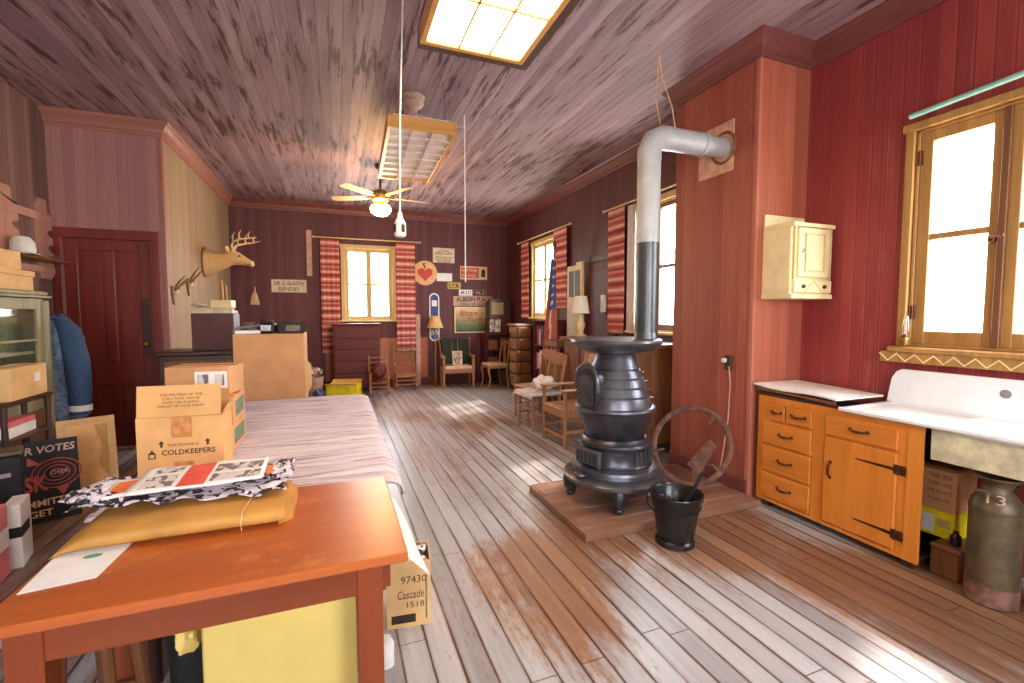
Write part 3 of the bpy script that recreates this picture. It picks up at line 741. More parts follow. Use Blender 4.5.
text('COLDKEEPERS', (.03, -.07, .10), (1, 0, 0), (0, 0, 1), M['ink'], t, w=.21, h=.024, bold=.02)
text('TEMPERATURE', (.02, -.07, .022), (1, 0, 0), (0, 0, 1), M['ink'], t, w=.14, h=.014, bold=.02)
for x in (-.075, .105): MB().at((x, -.0705, .125)).prism([(-.005, 0), (.005, 0), (.005, .016), (.012, .016), (0, .03), (-.012, .016), (-.005, .016)], 0, .001).build('printed_arrow', M['ink'], t)
MB().at((-.112, -.0705, .075)).prism([(-.014, 0), (.014, 0), (.014, .024), (.006, .03), (0, .042), (-.006, .03), (-.014, .024)], 0, .001).build('printed_emblem', M['ink'], t)
MB().at((-.112, -.0717, .075)).box(-.009, .009, 0, .001, .005, .02).build('emblem_centre', M['carton'], t)
grp = 'cartons with green labels'
for i in range(2):
    t = thing('carton', ('lower' if i == 0 else 'upper') + ' of two stacked brown cartons with green labels, behind the COLDKEEPERS box', 'box', (-.636 + .004 * i, 2.88, TZ + .147 * i), R(-1 + 2 * i), grp)
    MB().box(-.125, .125, -.20, .16, 0, .143, .003).build('box_body', M['carton2'], t)
    MB().box(.124, .1258, -.13, .12, .03, .115).build('paper_label', M['green_label'], t)
    MB().box(-.125, .126, -.03, .03, .1425, .1438).build('tape', M['tape'], t)
t = thing('carton', 'brown carton with a wrinkled white label, on top of the green labelled cartons', 'box', (-.668, 2.93, TZ + .293), R(-9))
MB().box(-.155, .15, -.11, .10, 0, .15, .003).build('box_body', M['carton2'], t)
MB().box(-.015, .14, -.1118, -.1095, .03, .125).build('paper_label', M['paper'], t)
for a_, b_ in ((.0, .05), (.08, .125)): MB().box(a_, b_, -.1125, -.1115, .05, .11).build('label_print', M['photo_print'], t)
MB().box(-.15, .151, -.025, .025, .1495, .1508).build('tape', M['tape'], t)
# tall carton behind the table
t = thing('carton', 'tall plain brown carton standing on the floor behind the long table', 'box', (-.56, 4.82, 0), R(0))
MB().box(-.283, .283, -.25, .25, 0, 1.275, .004).build('box_body', M['carton2'], t)
MB().box(-.283, .283, -.2512, -.2495, .83, .834).build('crease', M['tape'], t)
MB().at((.284, -.248, .72), (0, 0, R(-8))).prism([(0, 0), (.03, .02), (.058, .08), (.056, .27), (.03, .30), (0, .30)], 0, .004).build('flap', M['carton3'], t)
kid = k = None
t = thing('shoe_bag', 'shiny black bag on the tall carton, at its rear corner by the wall', 'bag', (-.40, 4.78, 1.276), R(10))
mb = MB(); mb.prism([(-.11, 0), (.10, 0), (.12, .06), (.10, .105), (-.06, .115), (-.11, .06)], -.10, .10).build('bag_body', M['black_matte'], t); MB().box(-.05, .07, -.102, -.1, .02, .075, .004).build('badge', M['olive'], t)
t = thing('camera_bag', 'small black case with a silver front, beside the shiny black bag on the tall carton', 'bag', (-.585, 4.72, 1.276), R(-6))
MB().box(-.065, .065, -.07, .07, 0, .10, .018).build('case', M['black'], t, smooth=True); MB().box(-.045, .045, -.073, -.068, .025, .08, .008).build('front_panel', M['steel'], t); MB().tube([(-.06, 0, .09), (-.04, -.01, .125), (.04, -.01, .125), (.06, 0, .09)], .008, 8).build('handle', M['black'], t, smooth=True)
o = MB().at((-.755, 4.74, 1.277), (0, 0, .25)).box(-.11, .09, -.14, .1, 0, .03, .006).build('folded_paper', M['paper']); tag(o, 'pale folded papers lying flat on the tall carton beside the silver-fronted case', 'paper')
o = crumple((-.74, 4.82, 1.348), (.07, .07, .03), 31, .35, 24, 14).build('plastic_wrap', M['steel'], smooth=True); tag(o, 'crumpled grey plastic on the folded papers of the tall carton', 'plastic')
o = MB().at((-.72, 4.64, 1.335), (0, R(-8), .3)).prism([(-.12, 0), (.09, 0), (.10, .014), (-.10, .018)], -.012, .012).build('black_tool', M['black']); tag(o, 'thin black tool lying across the papers on the tall carton', 'tool')
# ---------------------------------------------------------------- dark writing desk by the door
t = thing('writing_desk', 'dark old desk with an upright back box, beside the red door', 'desk', (-1.25, 5.5, 0))
MB().box(-.36, .33, -.28, .28, 1.05, 1.09, .01).build('desktop', M['dark_wood'], t)
MB().box(-.34, .31, -.25, .26, .45, 1.05, .01).build('cabinet_body', M['dark_wood'], t)
MB().box(-.10, .27, -.10, .22, 1.09, 1.46, .006).build('upper_box', M['dark_wood'], t)
MB().box(-.08, .25, -.106, -.098, 1.11, 1.44, .004).build('upper_panel', M['wall_dark_red'], t)
for (a, b) in ((.5, .72), (.76, 1.0)):
    dr = MB().box(-.30, .27, -.262, -.248, a, b, .006).build('drawer', M['mid_wood'], t)
    for x in (-.18, .15): MB().ball((x, -.275, (a + b) / 2), .016).build('knob', M['brass'], dr, smooth=True)
for x in (-.31, .28):
    for y in (-.22, .22): MB().lathe([(.02, 0), (.03, .06), (.022, .14), (.036, .3), (.03, .42), (.04, .45)], 16, (x, y, 0)).build('leg', M['dark_wood'], t, smooth=True)
for i, (w, h, dz, mname, lb) in enumerate([(.17, .15, .03, 'sign_cream', 'lowest bundle of cream papers piled on the dark desk box'), (.155, .14, .022, 'antler', 'middle bundle of tan papers piled on the dark desk box')]):
    o = MB().at((-1.16, 5.54, 1.462 + .031 * i), (0, 0, .1 * i)).box(-w, w, -h, h, 0, dz, .004).build('paper_bundle', M[mname]); tag(o, lb, 'papers', 'papers piled on the dark desk')
o = MB().at((-1.10, 5.5, 1.518), (0, 0, -.1)).box(-.08, .11, -.07, .07, 0, .08, .005).build('small_box', M['cream']); tag(o, 'small cream box sitting on top of the paper pile', 'box')
o = crumple((-1.275, 5.44, 1.545), (.07, .07, .022), 13, .35, 24, 14).build('paper_bag', M['sign_cream'], smooth=True); tag(o, 'crumpled cream paper beside the small cream box on the pile', 'paper')
# ================================================================== RIGHT SIDE
# ---------------------------------------------------------------- honey cabinet
FX = 3.0; CY0, CY1 = 1.485, 2.53
t = thing('base_cabinet', 'honey varnished wooden base cabinet with drawers beside the sink', 'cabinet', (FX, CY1, 0))
# local: x into the wall, y = -u
u = lambda a, b: (-b, -a)
MB().box(.02, .46, -.02, 0, .05, .83).build('side_panel', M['dark_wood'], t)
MB().box(.44, .46, -1.04, -.02, .05, .83).box(.02, .44, -1.025, -.02, .05, .07).build('carcass', M['dark_wood'], t)
f = MB()
for (a, b, c, e) in ((0, .045, .05, .842), (.43, .505, .05, .842), (.975, 1.045, .05, .842), (.045, .43, .05, .07), (.045, .43, .80, .842), (.505, .975, .05, .075), (.505, .975, .805, .842)): f.box(0, .02, *u(a, b), c, e)
f.box(.004, .018, -1.0, -.02, .07, .82)
f.build('face_frame', M['honey'], t)
def pull(parent, x, ya, yb, z, vertical=False):
    q = MB()
    if vertical: P = [(x, ya, z - .05), (x - .018, ya, z - .03), (x - .024, ya, z), (x - .018, ya, z + .03), (x, ya, z + .05)]
    else:
        ym = (ya + yb) / 2; P = [(x, ya, z), (x - .018, ya * .7 + ym * .3, z - .004), (x - .024, ym, z - .006), (x - .018, yb * .7 + ym * .3, z - .004), (x, yb, z)]
    q.tube(P, [.005, .0065, .009, .0065, .005], 8)
    for p in (P[0], P[-1]): q.ball((p[0] - .001, p[1], p[2]), (.004, .012, .012), 10, 8)
    q.build('handle', M['bronze'], parent, smooth=True)
for (a, b, c, e, mt) in ((.10, .225, .672, .792, 'honey_x'), (.235, .425, .672, .792, 'honey_x'), (.05, .425, .49, .655, 'honey_x'), (.05, .425, .285, .472, 'honey_x'), (.05, .425, .085, .268, 'honey_x'), (.515, .93, .665, .795, 'honey_x')):
    dr = MB().box(-.014, .004, *u(a, b), c, e, .005).build('drawer', M[mt], t); m_ = (a + b) / 2; w = .035 if b - a < .15 else .05
    pull(dr, -.014, -(m_ + w), -(m_ - w), (c + e) / 2 + .005)
dr = MB().box(-.014, .004, *u(.515, .93), .085, .648, .005).build('door', M['honey'], t)
pull(dr, -.014, -.56, -.56, .44, True)
for z in (.18, .56):
    h = MB(); h.at((-.0155, -.93, z)).prism([(-.05, -.028), (.012, -.028), (.012, .028), (-.05, .028)][::1], 0, .003, 'X'); h.at((-.0175, -.93, z)).prism([(0, -.010), (.2, -.004), (.225, 0), (.2, .004), (0, .010)], 0, .003, 'X'); h.at().cyl((-.016, -.94, z - .03), (-.016, -.94, z + .03), .006, n=8)
    h.build('hinge', M['bronze'], dr)
for y in (-.06, -.98): MB().box(.03, .09, y - .03, y + .03, 0, .05).build('foot', M['dark_wood'], t)
MB().box(.0, .012, -.59, -.02, .842, .862).build('worktop_rail', M['dark_wood'], t)
t = thing('drainboard', 'worn white board lying tilted on the honey cabinet beside the sink', 'board', (3.21, 2.25, .905), 0)
def dbf(u_, v): return (-.235 + .47 * u_ + .0, -.31 + .62 * v, .018 * (v - .5) + .006 * math.sin(7 * v) * (1 - u_))
MB().grid(dbf, 8, 16).build('board', M['white'], t, solid=.012)
MB().at((-.225, 0, -.018), (R(1.7), 0, 0)).box(0, .02, -.29, .29, -.012, .006).build('wooden_edge', M['mid_wood'], t)
# ---------------------------------------------------------------- sink
t = thing('kitchen_sink', 'white enamelled sink with drainboard and high splashback under the window', 'sink', (3.0, 1.925, 0))
SL = 1.62
def sk(u_, v):
    x = -.03 + .49 * u_; y = -SL * v; z = .868 - .008 * (1 - u_)
    s = lambda a, b, q: max(0, min(1, (q - a) / (b - a))); sm = lambda q: q * q * (3 - 2 * q)
    e = sm(s(.02, .06, x + .03)) * sm(s(.49, .44, x + .03)) * sm(s(.02, .06, -y)) * sm(s(SL - .02, SL - .06, -y))
    z -= .009 * e
    bas = sm(s(.03, .085, x + .03)) * sm(s(.475, .40, x + .03)) * sm(s(.485, .60, -y)) * sm(s(1.11, 1.0, -y))
    z -= .155 * bas
    return (x, y, z)
MB().grid(sk, 70, 170).build('sink_top', M['enamel'], t, smooth=True, solid=.014, ang=80)
q = MB(); q.prism([(0, .868), (-.07, .868), (-.07, .868)][:0] or [(-.006, .872), (-.03, 1.03), (-.055, 1.075), (-.085, 1.093), (-SL, 1.093), (-SL, .872)], .445, .475, 'X')
q.build('splashback', M['enamel'], t, smooth=False)
q = MB(); q.tube([(.46 - .05 * (1 - math.cos(a * 1.57)) - .0, -.03, .86) for a in (0,)] + [(.46, -SL, .86)], .02, 10).build('cove', M['enamel'], t, smooth=True)
MB().box(-.036, -.018, -SL, 0, .838, .866, .008).build('front_lip', M['enamel'], t, smooth=True)
q = MB(); q.box(0, .44, -1.12, -.475, .664, .679, .004); q.box(0, .012, -1.12, -.475, .679, .842, .003); q.box(.43, .44, -1.12, -.475, .679, .842, .003); q.box(.012, .43, -1.12, -1.108, .679, .842, .003); q.box(.012, .43, -.487, -.475, .679, .842, .003); q.build('basin', M['enamel_back'], t)
MB().cyl((.44, -.585, 1.01), (.448, -.585, 1.01), .024, n=24).build('tap_hole', M['steel'], t)
MB().tube([(.25, -.8, .69), (.25, -.8, .48), (.25, -.80, .40), (.28, -.80, .36), (.33, -.80, .37), (.36, -.80, .42), (.42, -.80, .44), (.48, -.80, .44)], .022, 12).cyl((.25, -.8, .60), (.25, -.8, .65), .034, n=16).cyl((.25, -.8, .50), (.25, -.8, .53), .032, n=16).build('drain_trap', M['cream'], t, smooth=True)
MB().tube([(.26, -.60, .69), (.26, -.60, .45), (.40, -.60, .42), (.49, -.60, .42)], .014, 10).build('supply_pipe', M['steel'], t, smooth=True)
for y in (-.46, -1.5):
    MB().box(.30, .46, y - .02, y + .02, .80, .822).prism([(.40, .60), (.46, .60), (.46, .80), (.32, .80)], y - .02, y + .02).build('bracket', M['dark_wood'], t)
# ---------------------------------------------------------------- under the sink
t = thing('plinth_box', 'low brown wooden step box on the floor under the sink', 'box', (3.20, 1.475, 0), 0)
MB().box(-.10, .2, -.13, .0, 0, .15, .006).build('box_body', M['mid_wood'], t); MB().box(-.11, .21, -.14, .0, .15, .175, .006).build('lid', M['mid_wood'], t)
t = thing('carton', 'small bright yellow carton under the sink, beneath the brown printed carton', 'box', (3.31, 1.50, .176), R(2))
MB().box(-.11, .10, -.08, .08, 0, .15, .003).build('box_body', M['bright_yellow'], t); MB().box(-.1115, -.1095, .015, .07, .02, .12).build('paper_label', M['paper'], t); MB().box(-.1115, -.1095, -.06, .0, .06, .11).build('paper_label', M['yellow'], t)
o = MB().lathe([(.02, 0), (.025, .004), (.025, .05), (.012, .065), (.012, .08), (0, .082)], 16, (3.17, 1.395, .176)).build('bottle', M['black'], smooth=True); tag(o, 'little dark bottle on the step box in front of the yellow carton', 'bottle')
t = thing('carton', 'brown carton with black printed lines, on the yellow carton under the sink', 'box', (3.305, 1.50, .328), R(1))
MB().box(-.105, .10, -.083, .083, 0, .255, .003).build('box_body', M['carton2'], t)
for i, (s, w) in enumerate((('THIS SIDE', .11), ('CON 1000', .11), ('ONE QUALITY', .12), ('IN BOXES', .10))): text(s, (-.105, -.005, .20 - i * .045), (0, -1, 0), (0, 0, 1), M['ink'], t, w=w, h=.024 if i < 3 else .014)
o = MB().box(3.12, 3.37, 1.39, 1.56, .584, .602, .004).build('plank', M['mid_wood']); tag(o, 'short brown plank lying on the printed carton under the sink', 'plank')
t = thing('milk_can', 'tall metal milk can numbered 13, standing on the floor under the sink', 'can', (3.065, 1.20, 0))
MB().lathe([(0, 0), (.108, 0), (.115, .006), (.115, .46), (.119, .464), (.119, .48), (.115, .484), (.11, .505), (.092, .535), (.07, .555), (.062, .57), (.062, .6), (0, .6)], 40).build('can_body', M['olive'], t, smooth=True)
MB().lathe([(.066, .585), (.072, .60), (.098, .625), (.104, .628), (.104, .634), (.094, .632), (.062, .605), (.05, .585), (0, .58)], 40).build('flared_rim', M['olive'], t, smooth=True)
for k in range(3):
    a = k * 2.094 + .5; MB().tube([(.06 * math.cos(a), .06 * math.sin(a), .6), (.1 * math.cos(a), .1 * math.sin(a), .63)], .008, 8).build('rim_spoke', M['olive'], t, smooth=True)
for sg in (1, -1):
    MB().tube([(sg * .1, .03, 0.535), (sg * .14, .035, .57), (sg * .15, 0, .575), (sg * .14, -.035, .57), (sg * .1, -.03, .545)], .008, 8).build('handle', M['olive'], t, smooth=True)
MB().lathe([(.1165, .01), (.1165, .10)], 40, fn=lambda r, z, a: r + (.0 if z < .1 else .0006 * math.sin(7 * a))).build('rust_band', M['rust'], t, smooth=True)
dirc = Vector((-3.0, -1.1, 0)).normalized(); rgt = Vector((-dirc.y, dirc.x, 0))
text('13', dirc * .104 + Vector((0, 0, .535)), rgt, Vector((-dirc.x * .62, -dirc.y * .62, .78)), M['sign_pink'], t, h=.05, w=.075, ext=.004)
for c_ in list(kids(t)): c_.scale = (.86, .86, 1.02)
t = thing('detergent_bottle', 'pale purple plastic bottle at the frame edge beside the milk can', 'bottle', (3.14, .985, 0))
MB().lathe([(.0, 0), (.05, 0), (.056, .01), (.056, .15), (.04, .19), (.022, .205), (.022, .21), (0, .21)], 24).build('bottle_body', M['purple'], t, smooth=True); MB().lathe([(.026, .21), (.026, .245), (0, .245)], 20).build('cap', M['white'], t, smooth=True)
# ---------------------------------------------------------------- window dressing near right
t = thing('scalloped_edging', 'brown shelf edging with a pale zigzag line under the near window', 'edging', (XR - .0, 1.42, 1.21))
MB().box(-.045, 0, -.56, .56, -.075, -.005, .004).build('edging_strip', M['window_wood'], t)
pts = [(-.047, .56 - .05 * k, -.065 if k % 2 else -.018) for k in range(23)]
for a, b in zip(pts, pts[1:]): pass
MB().tube(pts, .005, 6).build('zigzag_line', M['cream'], t)
o = MB().tube([onX(910, 117, 3.43), (3.43, .85, 2.75)], .016, 10).build('curtain_rod', M['teal'], smooth=True); tag(o, 'pale teal rod fixed above the near window', 'rod')
t = thing('oil_lamp', 'little glass oil lamp standing in the corner of the near window sill', 'lamp', (3.462, 1.84, 1.25))
MB().lathe([(0, 0), (.026, 0), (.028, .01), (.028, .04), (.014, .055), (0, .056)], 20).build('font', M['brass'], t, smooth=True)
MB().lathe([(.014, .055), (.022, .07), (.022, .13), (.014, .19), (.013, .19), (.02, .13), (.02, .07)], 20).build('glass_chimney', M['glass'], t, smooth=True); MB().lathe([(.016, .05), (.018, .06), (.012, .07), (0, .072)], 16).build('burner', M['bronze'], t, smooth=True)
# ---------------------------------------------------------------- small wall cabinet
t = thing('wall_cabinet', 'small cream painted cabinet hung on the side of the chimney', 'cabinet', (3.262, CHY0, 1.565), 0)
MB().box(-.215, .205, -.232, -.0, .03, .52, .004).build('cabinet_body', M['cream'], t)
MB().box(-.22, .21, -.255, 0, 0, .035, .004).build('base_board', M['cream'], t)
MB().box(-.215, .205, -.02, 0, .52, .64, .004).build('back_board', M['cream'], t)
MB().box(-.22, .21, -.26, -.02, .515, .545, .005).build('top_board', M['cream'], t)
dr = MB().box(-.16, .16, -.255, -.232, .155, .51, .005).build('door', M['cream'], t)
MB().box(-.095, .095, -.258, -.25, .20, .465).build('door_panel', M['cream'], dr)
q = MB(); q.box(-.10, -.09, -.262, -.254, .195, .47); q.box(.09, .10, -.262, -.254, .195, .47); q.box(-.09, .09, -.262, -.254, .46, .47); q.box(-.09, .09, -.262, -.254, .195, .205); q.build('moulding', M['cream_line'], dr)
MB().tube([(-.13, -.256, .33), (-.13, -.268, .335), (-.12, -.268, .35), (-.12, -.256, .355)], .004, 8).build('catch', M['brass'], dr)
MB().box(-.195, -.17, -.248, -.232, .14, .515, .003).box(.17, .195, -.248, -.232, .14, .515, .003).build('pilaster', M['cream_line'], t)
dr = MB().box(-.195, .195, -.255, -.232, .042, .135, .004).build('drawer', M['cream'], t)
q = MB(); q.tube([(-.09, -.256, .05), (0, -.256, .13), (.09, -.256, .05)], .004, 6); q.build('moulding', M['cream_line'], dr)
for x in (-.11, .11): MB().ball((x, -.262, .088), .014).build('knob', M['bronze'], dr, smooth=True)
# ---------------------------------------------------------------- outlet and cord
t = thing('wall_outlet', 'dark wall outlet with a pale plug, on the chimney boards', 'outlet', (CHX, 2.79, 1.06))
MB().box(-.02, 0, -.035, .035, -.06, .06, .005).build('cover_plate', M['dark_wood'], t); MB().box(-.05, -.02, .0, .045, .0, .035, .008).build('plug', M['linen'], t, smooth=True)
o = MB().tube([(CHX - .02, 2.775, 1.03), (CHX - .012, 2.765, .9), (CHX - .014, 2.775, .6), (CHX - .016, 2.81, .35), (CHX - .03, 2.83, .16), (CHX - .07, 2.86, .085)], .005, 8).build('power_cord', M['sign_pink'], smooth=True); tag(o, 'pale electric cord hanging from the outlet down the chimney boards', 'cord')
# ---------------------------------------------------------------- stove
SX, SY = 1.955, 2.9
t = thing('hearth_platform', 'low wooden plank platform under the pot-bellied stove', 'platform', (2.21, 2.91, 0))
q = MB(); rr = random.Random(8); y_ = -.43
while y_ < .44:
    w_ = .108; q.box(-.735, .735 - .0, y_, min(y_ + w_ - .004, .45), 0.0, .055 + rr.uniform(-.003, .003), .004); y_ += w_
q.build('planks', M['hearth'], t)
MB().box(-.745, .74, -.455, -.434, 0, .054, .004).build('edge_board', M['hearth'], t); MB().box(-.758, -.737, -.455, .45, 0, .054, .004).build('edge_board', M['hearth'], t)
t = thing('pot_bellied_stove', 'black cast iron pot-bellied stove with a grey pipe, standing on the plank platform', 'stove', (SX, SY, .058))
Z0 = -.058
def lz(*p): return [(r, z + Z0) for r, z in p]
MB().lathe(lz((.0, .215), (.30, .205), (.365, .22), (.378, .235), (.378, .255), (.36, .27), (.31, .285), (.305, .31), (.325, .318), (.32, .335), (.285, .345), (0, .345)), 56).build('base_plate', M['iron'], t, smooth=True)
mb = MB().lathe(lz((.275, .34), (.278, .36), (.268, .375), (.262, .47), (.268, .49), (.275, .50), (.268, .515), (.25, .525), (.235, .545), (0, .545)), 56)
mb.build('ash_drum', M['iron_dark'], t, smooth=True)
def polar(a, r, z): return (r * math.cos(a), r * math.sin(a), z + Z0)
q = MB()
for k in range(26):
    a = R(-150) + k * R(240 / 26) + R(62); 
    q.at((0, 0, 0), (0, 0, a)).box(.262, .274, -.009, .009, .385 + Z0, .465 + Z0, .003)
q.at(); q.build('drum_ribs', M['iron'], t)
# ash door faces the camera's side of the drum, rib pattern and hinge
ad = R(-164)
dd = MB().at((0, 0, 0), (0, 0, ad)).box(.255, .298, -.115, .115, .36 + Z0, .48 + Z0, .012).build('ash_door', M['iron'], t)
q = MB().at((0, 0, 0), (0, 0, ad))
for k in range(5): q.box(.296, .302, -.09 + k * .04 - .008, -.09 + k * .04 + .008, .385 + Z0, .455 + Z0, .004)
q.build('vent_slots', M['black_matte'], dd)
MB().at((0, 0, 0), (0, 0, ad)).tube([(.29, .12, .37 + Z0), (.305, .125, .37 + Z0), (.305, .125, .47 + Z0), (.29, .12, .47 + Z0)], .01, 8).build('hinge', M['iron'], dd, smooth=True)
MB().at((0, 0, 0), (0, 0, ad)).lathe([(0, -.008), (.05, -.006), (.045, .006), (0, .012)], 20, (.33, -.03, .30 + Z0)).build('ash_ledge', M['iron'], t, smooth=True)
MB().lathe(lz((0, .535), (.20, .535), (.215, .545), (.235, .60), (.262, .67), (.276, .72), (.28, .745)), 56, fn=lambda r, z, a: r + (.003 * math.cos(16 * a) if .56 < z + .058 < .72 else 0)).build('fire_pot', M['iron_dark'], t, smooth=True)
MB().lathe(lz((.27, .735), (.292, .745), (.300, .757), (.296, .77), (.275, .778)), 56).build('pot_flange', M['iron'], t, smooth=True)
cone = [(.272, .772), (.268, .80)]
for z_ in (.855, .92, .985, 1.05):
    r_ = .268 - (z_ - .80) * .345
    cone += [(r_ + .003, z_ - .008), (r_ - .005, z_ - .003), (r_ - .005, z_ + .003), (r_ + .001, z_ + .007)]
MB().lathe(lz(*cone, (.158, 1.118), (.148, 1.145), (.136, 1.165), (.15, 1.175), (.15, 1.19)), 56).build('upper_body', M['iron'], t, smooth=True, ang=28)
MB().lathe(lz((0, 1.165), (.16, 1.168), (.24, 1.185), (.31, 1.215), (.333, 1.235), (.338, 1.25), (.333, 1.266), (.30, 1.272), (.27, 1.266), (0, 1.268)), 64).build('top_plate', M['iron'], t, smooth=True)
# fire door in an arched housing on the camera's left of the cone
fd = R(-171)
q = MB().at((0, 0, .92 + Z0), (0, 0, fd))
arch = [(-.10, -.13), (.10, -.13)] + [(.10 * math.cos(a), .05 + .09 * math.sin(a)) for a in [math.pi * k / 12 for k in range(13)]]
q.prism(arch, .20, .275, 'X'); hs = q.build('door_housing', M['iron_dark'], t)
arch2 = [(-.075, -.11), (.075, -.11)] + [(.075 * math.cos(a), .035 + .07 * math.sin(a)) for a in [math.pi * k / 12 for k in range(13)]]
q = MB().at((0, 0, .91 + Z0), (0, 0, fd)); q.prism(arch2, .27, .295, 'X'); fdo = q.build('fire_door', M['iron'], t)
MB().at((0, 0, .92 + Z0), (0, 0, fd)).tube([(.27, -.115 , -.02)] + [(.275, .118 * math.cos(a), .05 + .115 * math.sin(a)) for a in [math.pi - math.pi * k / 14 for k in range(15)]] + [(.27, .115, -.02)], .017, 8).build('hood_moulding', M['iron'], t, smooth=True)
MB().at((0, 0, .9 + Z0), (0, 0, fd)).tube([(.29, -.07, 0), (.32, -.06, -.01), (.325, .0, -.02)], .008, 8).build('door_handle', M['iron_dark'], fdo, smooth=True)
for z in (-.06, .06): MB().at((0, 0, .9 + Z0), (0, 0, fd)).cyl((.288, .08, z - .02), (.288, .08, z + .02), .012, n=10).build('hinge', M['iron_dark'], fdo, smooth=True)
for z, r in ((.83, .257), (.89, .235), (.955, .213), (1.02, .19)):
    a = R(-28); p = Vector(polar(a, r, z)); nrm = Vector((math.cos(a), math.sin(a), 0)); MB().tube([p, p + nrm * .022, p + nrm * .03 + Vector((0, 0, .014))], .004, 6).build('hook', M['steel'], t, smooth=True)
for k in range(4):
    a = R(-117 + 90 * k)
    q = MB().at((0, 0, 0), (0, 0, a))
    q.tube([(.30, 0, .21 + Z0), (.325, 0, .18 + Z0), (.33, 0, .14 + Z0), (.315, 0, .105 + Z0), (.325, 0, .085 + Z0)], [.075, .066, .05, .034, .026], 12, flat=1.0).ball((.325, 0, .089 + Z0), (.036, .036, .027), 14, 8)
    q.build('leg', M['iron_dark'], t, smooth=True)
pr_ = .083; PX = .278
pp = MB().tube([(PX, 0, 1.20), (PX, 0, 1.94)], pr_ + .001, 28).build('stove_pipe', M['pipe_dark'], t, smooth=True)
MB().tube([(PX, 0, 1.20), (PX, 0, 1.255)], [pr_ + .012, pr_ + .004], 28).build('collar', M['iron'], pp, smooth=True)
ztop = 2.735
pts = [(PX, 0, 1.935), (PX, 0, ztop - .17)]
MB().tube(pts, pr_ + .003, 28).build('stove_pipe', M['pipe_grey'], t, smooth=True)
el = [(PX, 0, ztop - .18), (PX, 0, ztop - .12), (PX + .035, 0, ztop - .035), (PX + .12, 0, ztop), (PX + .18, 0, ztop)]
ep_ = MB().tube(el, pr_ + .006, 28).build('pipe_elbow', M['pipe_grey'], t, smooth=True, ang=50)
MB().tube([(PX + .17, 0, ztop), (PX + .50, 0, ztop)], pr_ + .002, 28).build('stove_pipe', M['pipe_grey'], t, smooth=True)
MB().tube([(PX + .48, 0, ztop), (PX + .51, 0, ztop)], pr_ + .009, 28).build('pipe_collar', M['pipe_grey'], t, smooth=True)
MB().tube([(PX + .49, 0, ztop), (CHX - SX - .018, 0, ztop)], pr_ - .008, 28).build('stove_pipe', M['pipe_grey'], t, smooth=True)
# patch on chimney
t = thing('flue_plate', 'pinkish square wall plate where the stove pipe enters the chimney', 'plate', (CHX, 2.985, 2.795))
MB().box(-.012, 0, -.185, .185, -.20, .20, .003).build('plate', M['plaster'], t)
MB().at((-.012, -.085, .0)).tube([(0, .118 * math.cos(a), .118 * math.sin(a)) for a in [k * math.pi / 14 for k in range(28)]], .012, 8, closed=True).build('flue_ring', M['rust'], t, smooth=True)
o = MB().tube([(2.33, 2.9, 2.83 + .058), (2.31, 2.94, 3.1), (2.36, 2.98, 3.3), (2.40, 3.02, 3.495), (2.42, 3.0, 3.3), (2.46, 2.93, 3.05), (2.47, 2.9, 2.83 + .055)], .004, 6).build('hanger_wire', M['sign_tan'], smooth=True); tag(o, 'bent wire hanging the stove pipe from the ceiling', 'wire')
# ---------------------------------------------------------------- iron ring, hod, shovel
t = thing('iron_ring', 'rusty iron ring with lugs leaning between the stove and the chimney', 'ring', (2.57, 2.85, .085))
dvec = Vector((.40, -.9165, 0)); ln = Vector((.9165, .40, 0)); tl = R(25); upv = ln * math.sin(tl) + Vector((0, 0, math.cos(tl))); nv = dvec.cross(upv)
RR = .312; cc = upv * (RR + .012) 
q = MB(); q.tube([cc + dvec * RR * math.cos(a) + upv * RR * math.sin(a) for a in [2 * math.pi * k / 56 for k in range(56)]], .024, 10, closed=True, flat=.8); q.build('ring_body', M['rust'], t, smooth=True)
for a in (R(62), R(-30), R(200)):
    p0 = cc + dvec * (RR - .01) * math.cos(a) + upv * (RR - .01) * math.sin(a); p1 = cc + dvec * (RR - .085) * math.cos(a) + upv * (RR - .085) * math.sin(a)
    MB().tube([p0, p1], [.026, .018], 8, flat=.6).build('lug', M['rust'], t, smooth=True)
t = thing('iron_flap', 'flat rusty iron piece leaning inside the rusty ring', 'plate', (2.66, 2.80, .068))
q = MB(); bv = [dvec * a + upv * b for a, b in ((-.10, .16), (.02, .10), (.10, .36), (.04, .40))]
vs = [tuple(p) for p in bv] + [tuple(p + nv * .014) for p in bv]; q.add(vs, [(0, 1, 2, 3), (7, 6, 5, 4), (0, 4, 5, 1), (1, 5, 6, 2), (2, 6, 7, 3), (3, 7, 4, 0)]); q.build('flap_plate', M['rust'], t)
q = MB(); q.tube([dvec * -.04 + upv * .13, Vector((-.02, .01, .0))], .012, 8); q.build('foot', M['rust'], t)
t = thing('coal_hod', 'black coal bucket on the floor in front of the plank platform', 'bucket', (1.985, 2.255, 0), R(35))
def hod(r, z, a): 
    k = z / .32; return r * (1 + .10 * k * math.cos(a))
MB().lathe([(0, 0), (.115, 0), (.122, .006), (.12, .03), (.105, .04), (.112, .06), (.135, .2), (.155, .31), (.16, .318), (.155, .32), (.148, .31), (.125, .18), (.10, .05), (0, .045)], 44, fn=hod).build('bucket_body', M['black'], t, smooth=True)
MB().tube([(.16 * math.cos(a) * (1 + .1 * math.cos(a)), .16 * math.sin(a) * (1 + .1 * math.cos(a)), .32) for a in [2 * math.pi * k / 36 for k in range(36)]], .006, 8, closed=True).build('rim', M['black'], t, smooth=True)
MB().tube([(0, -.16, .31), (-.03, -.172, .30), (-.10, -.15, .255), (-.155, -.07, .225), (-.165, 0, .215), (-.155, .07, .225), (-.10, .15, .255), (-.03, .172, .30), (0, .16, .31)], .005, 8).build('bail_handle', M['black'], t, smooth=True)
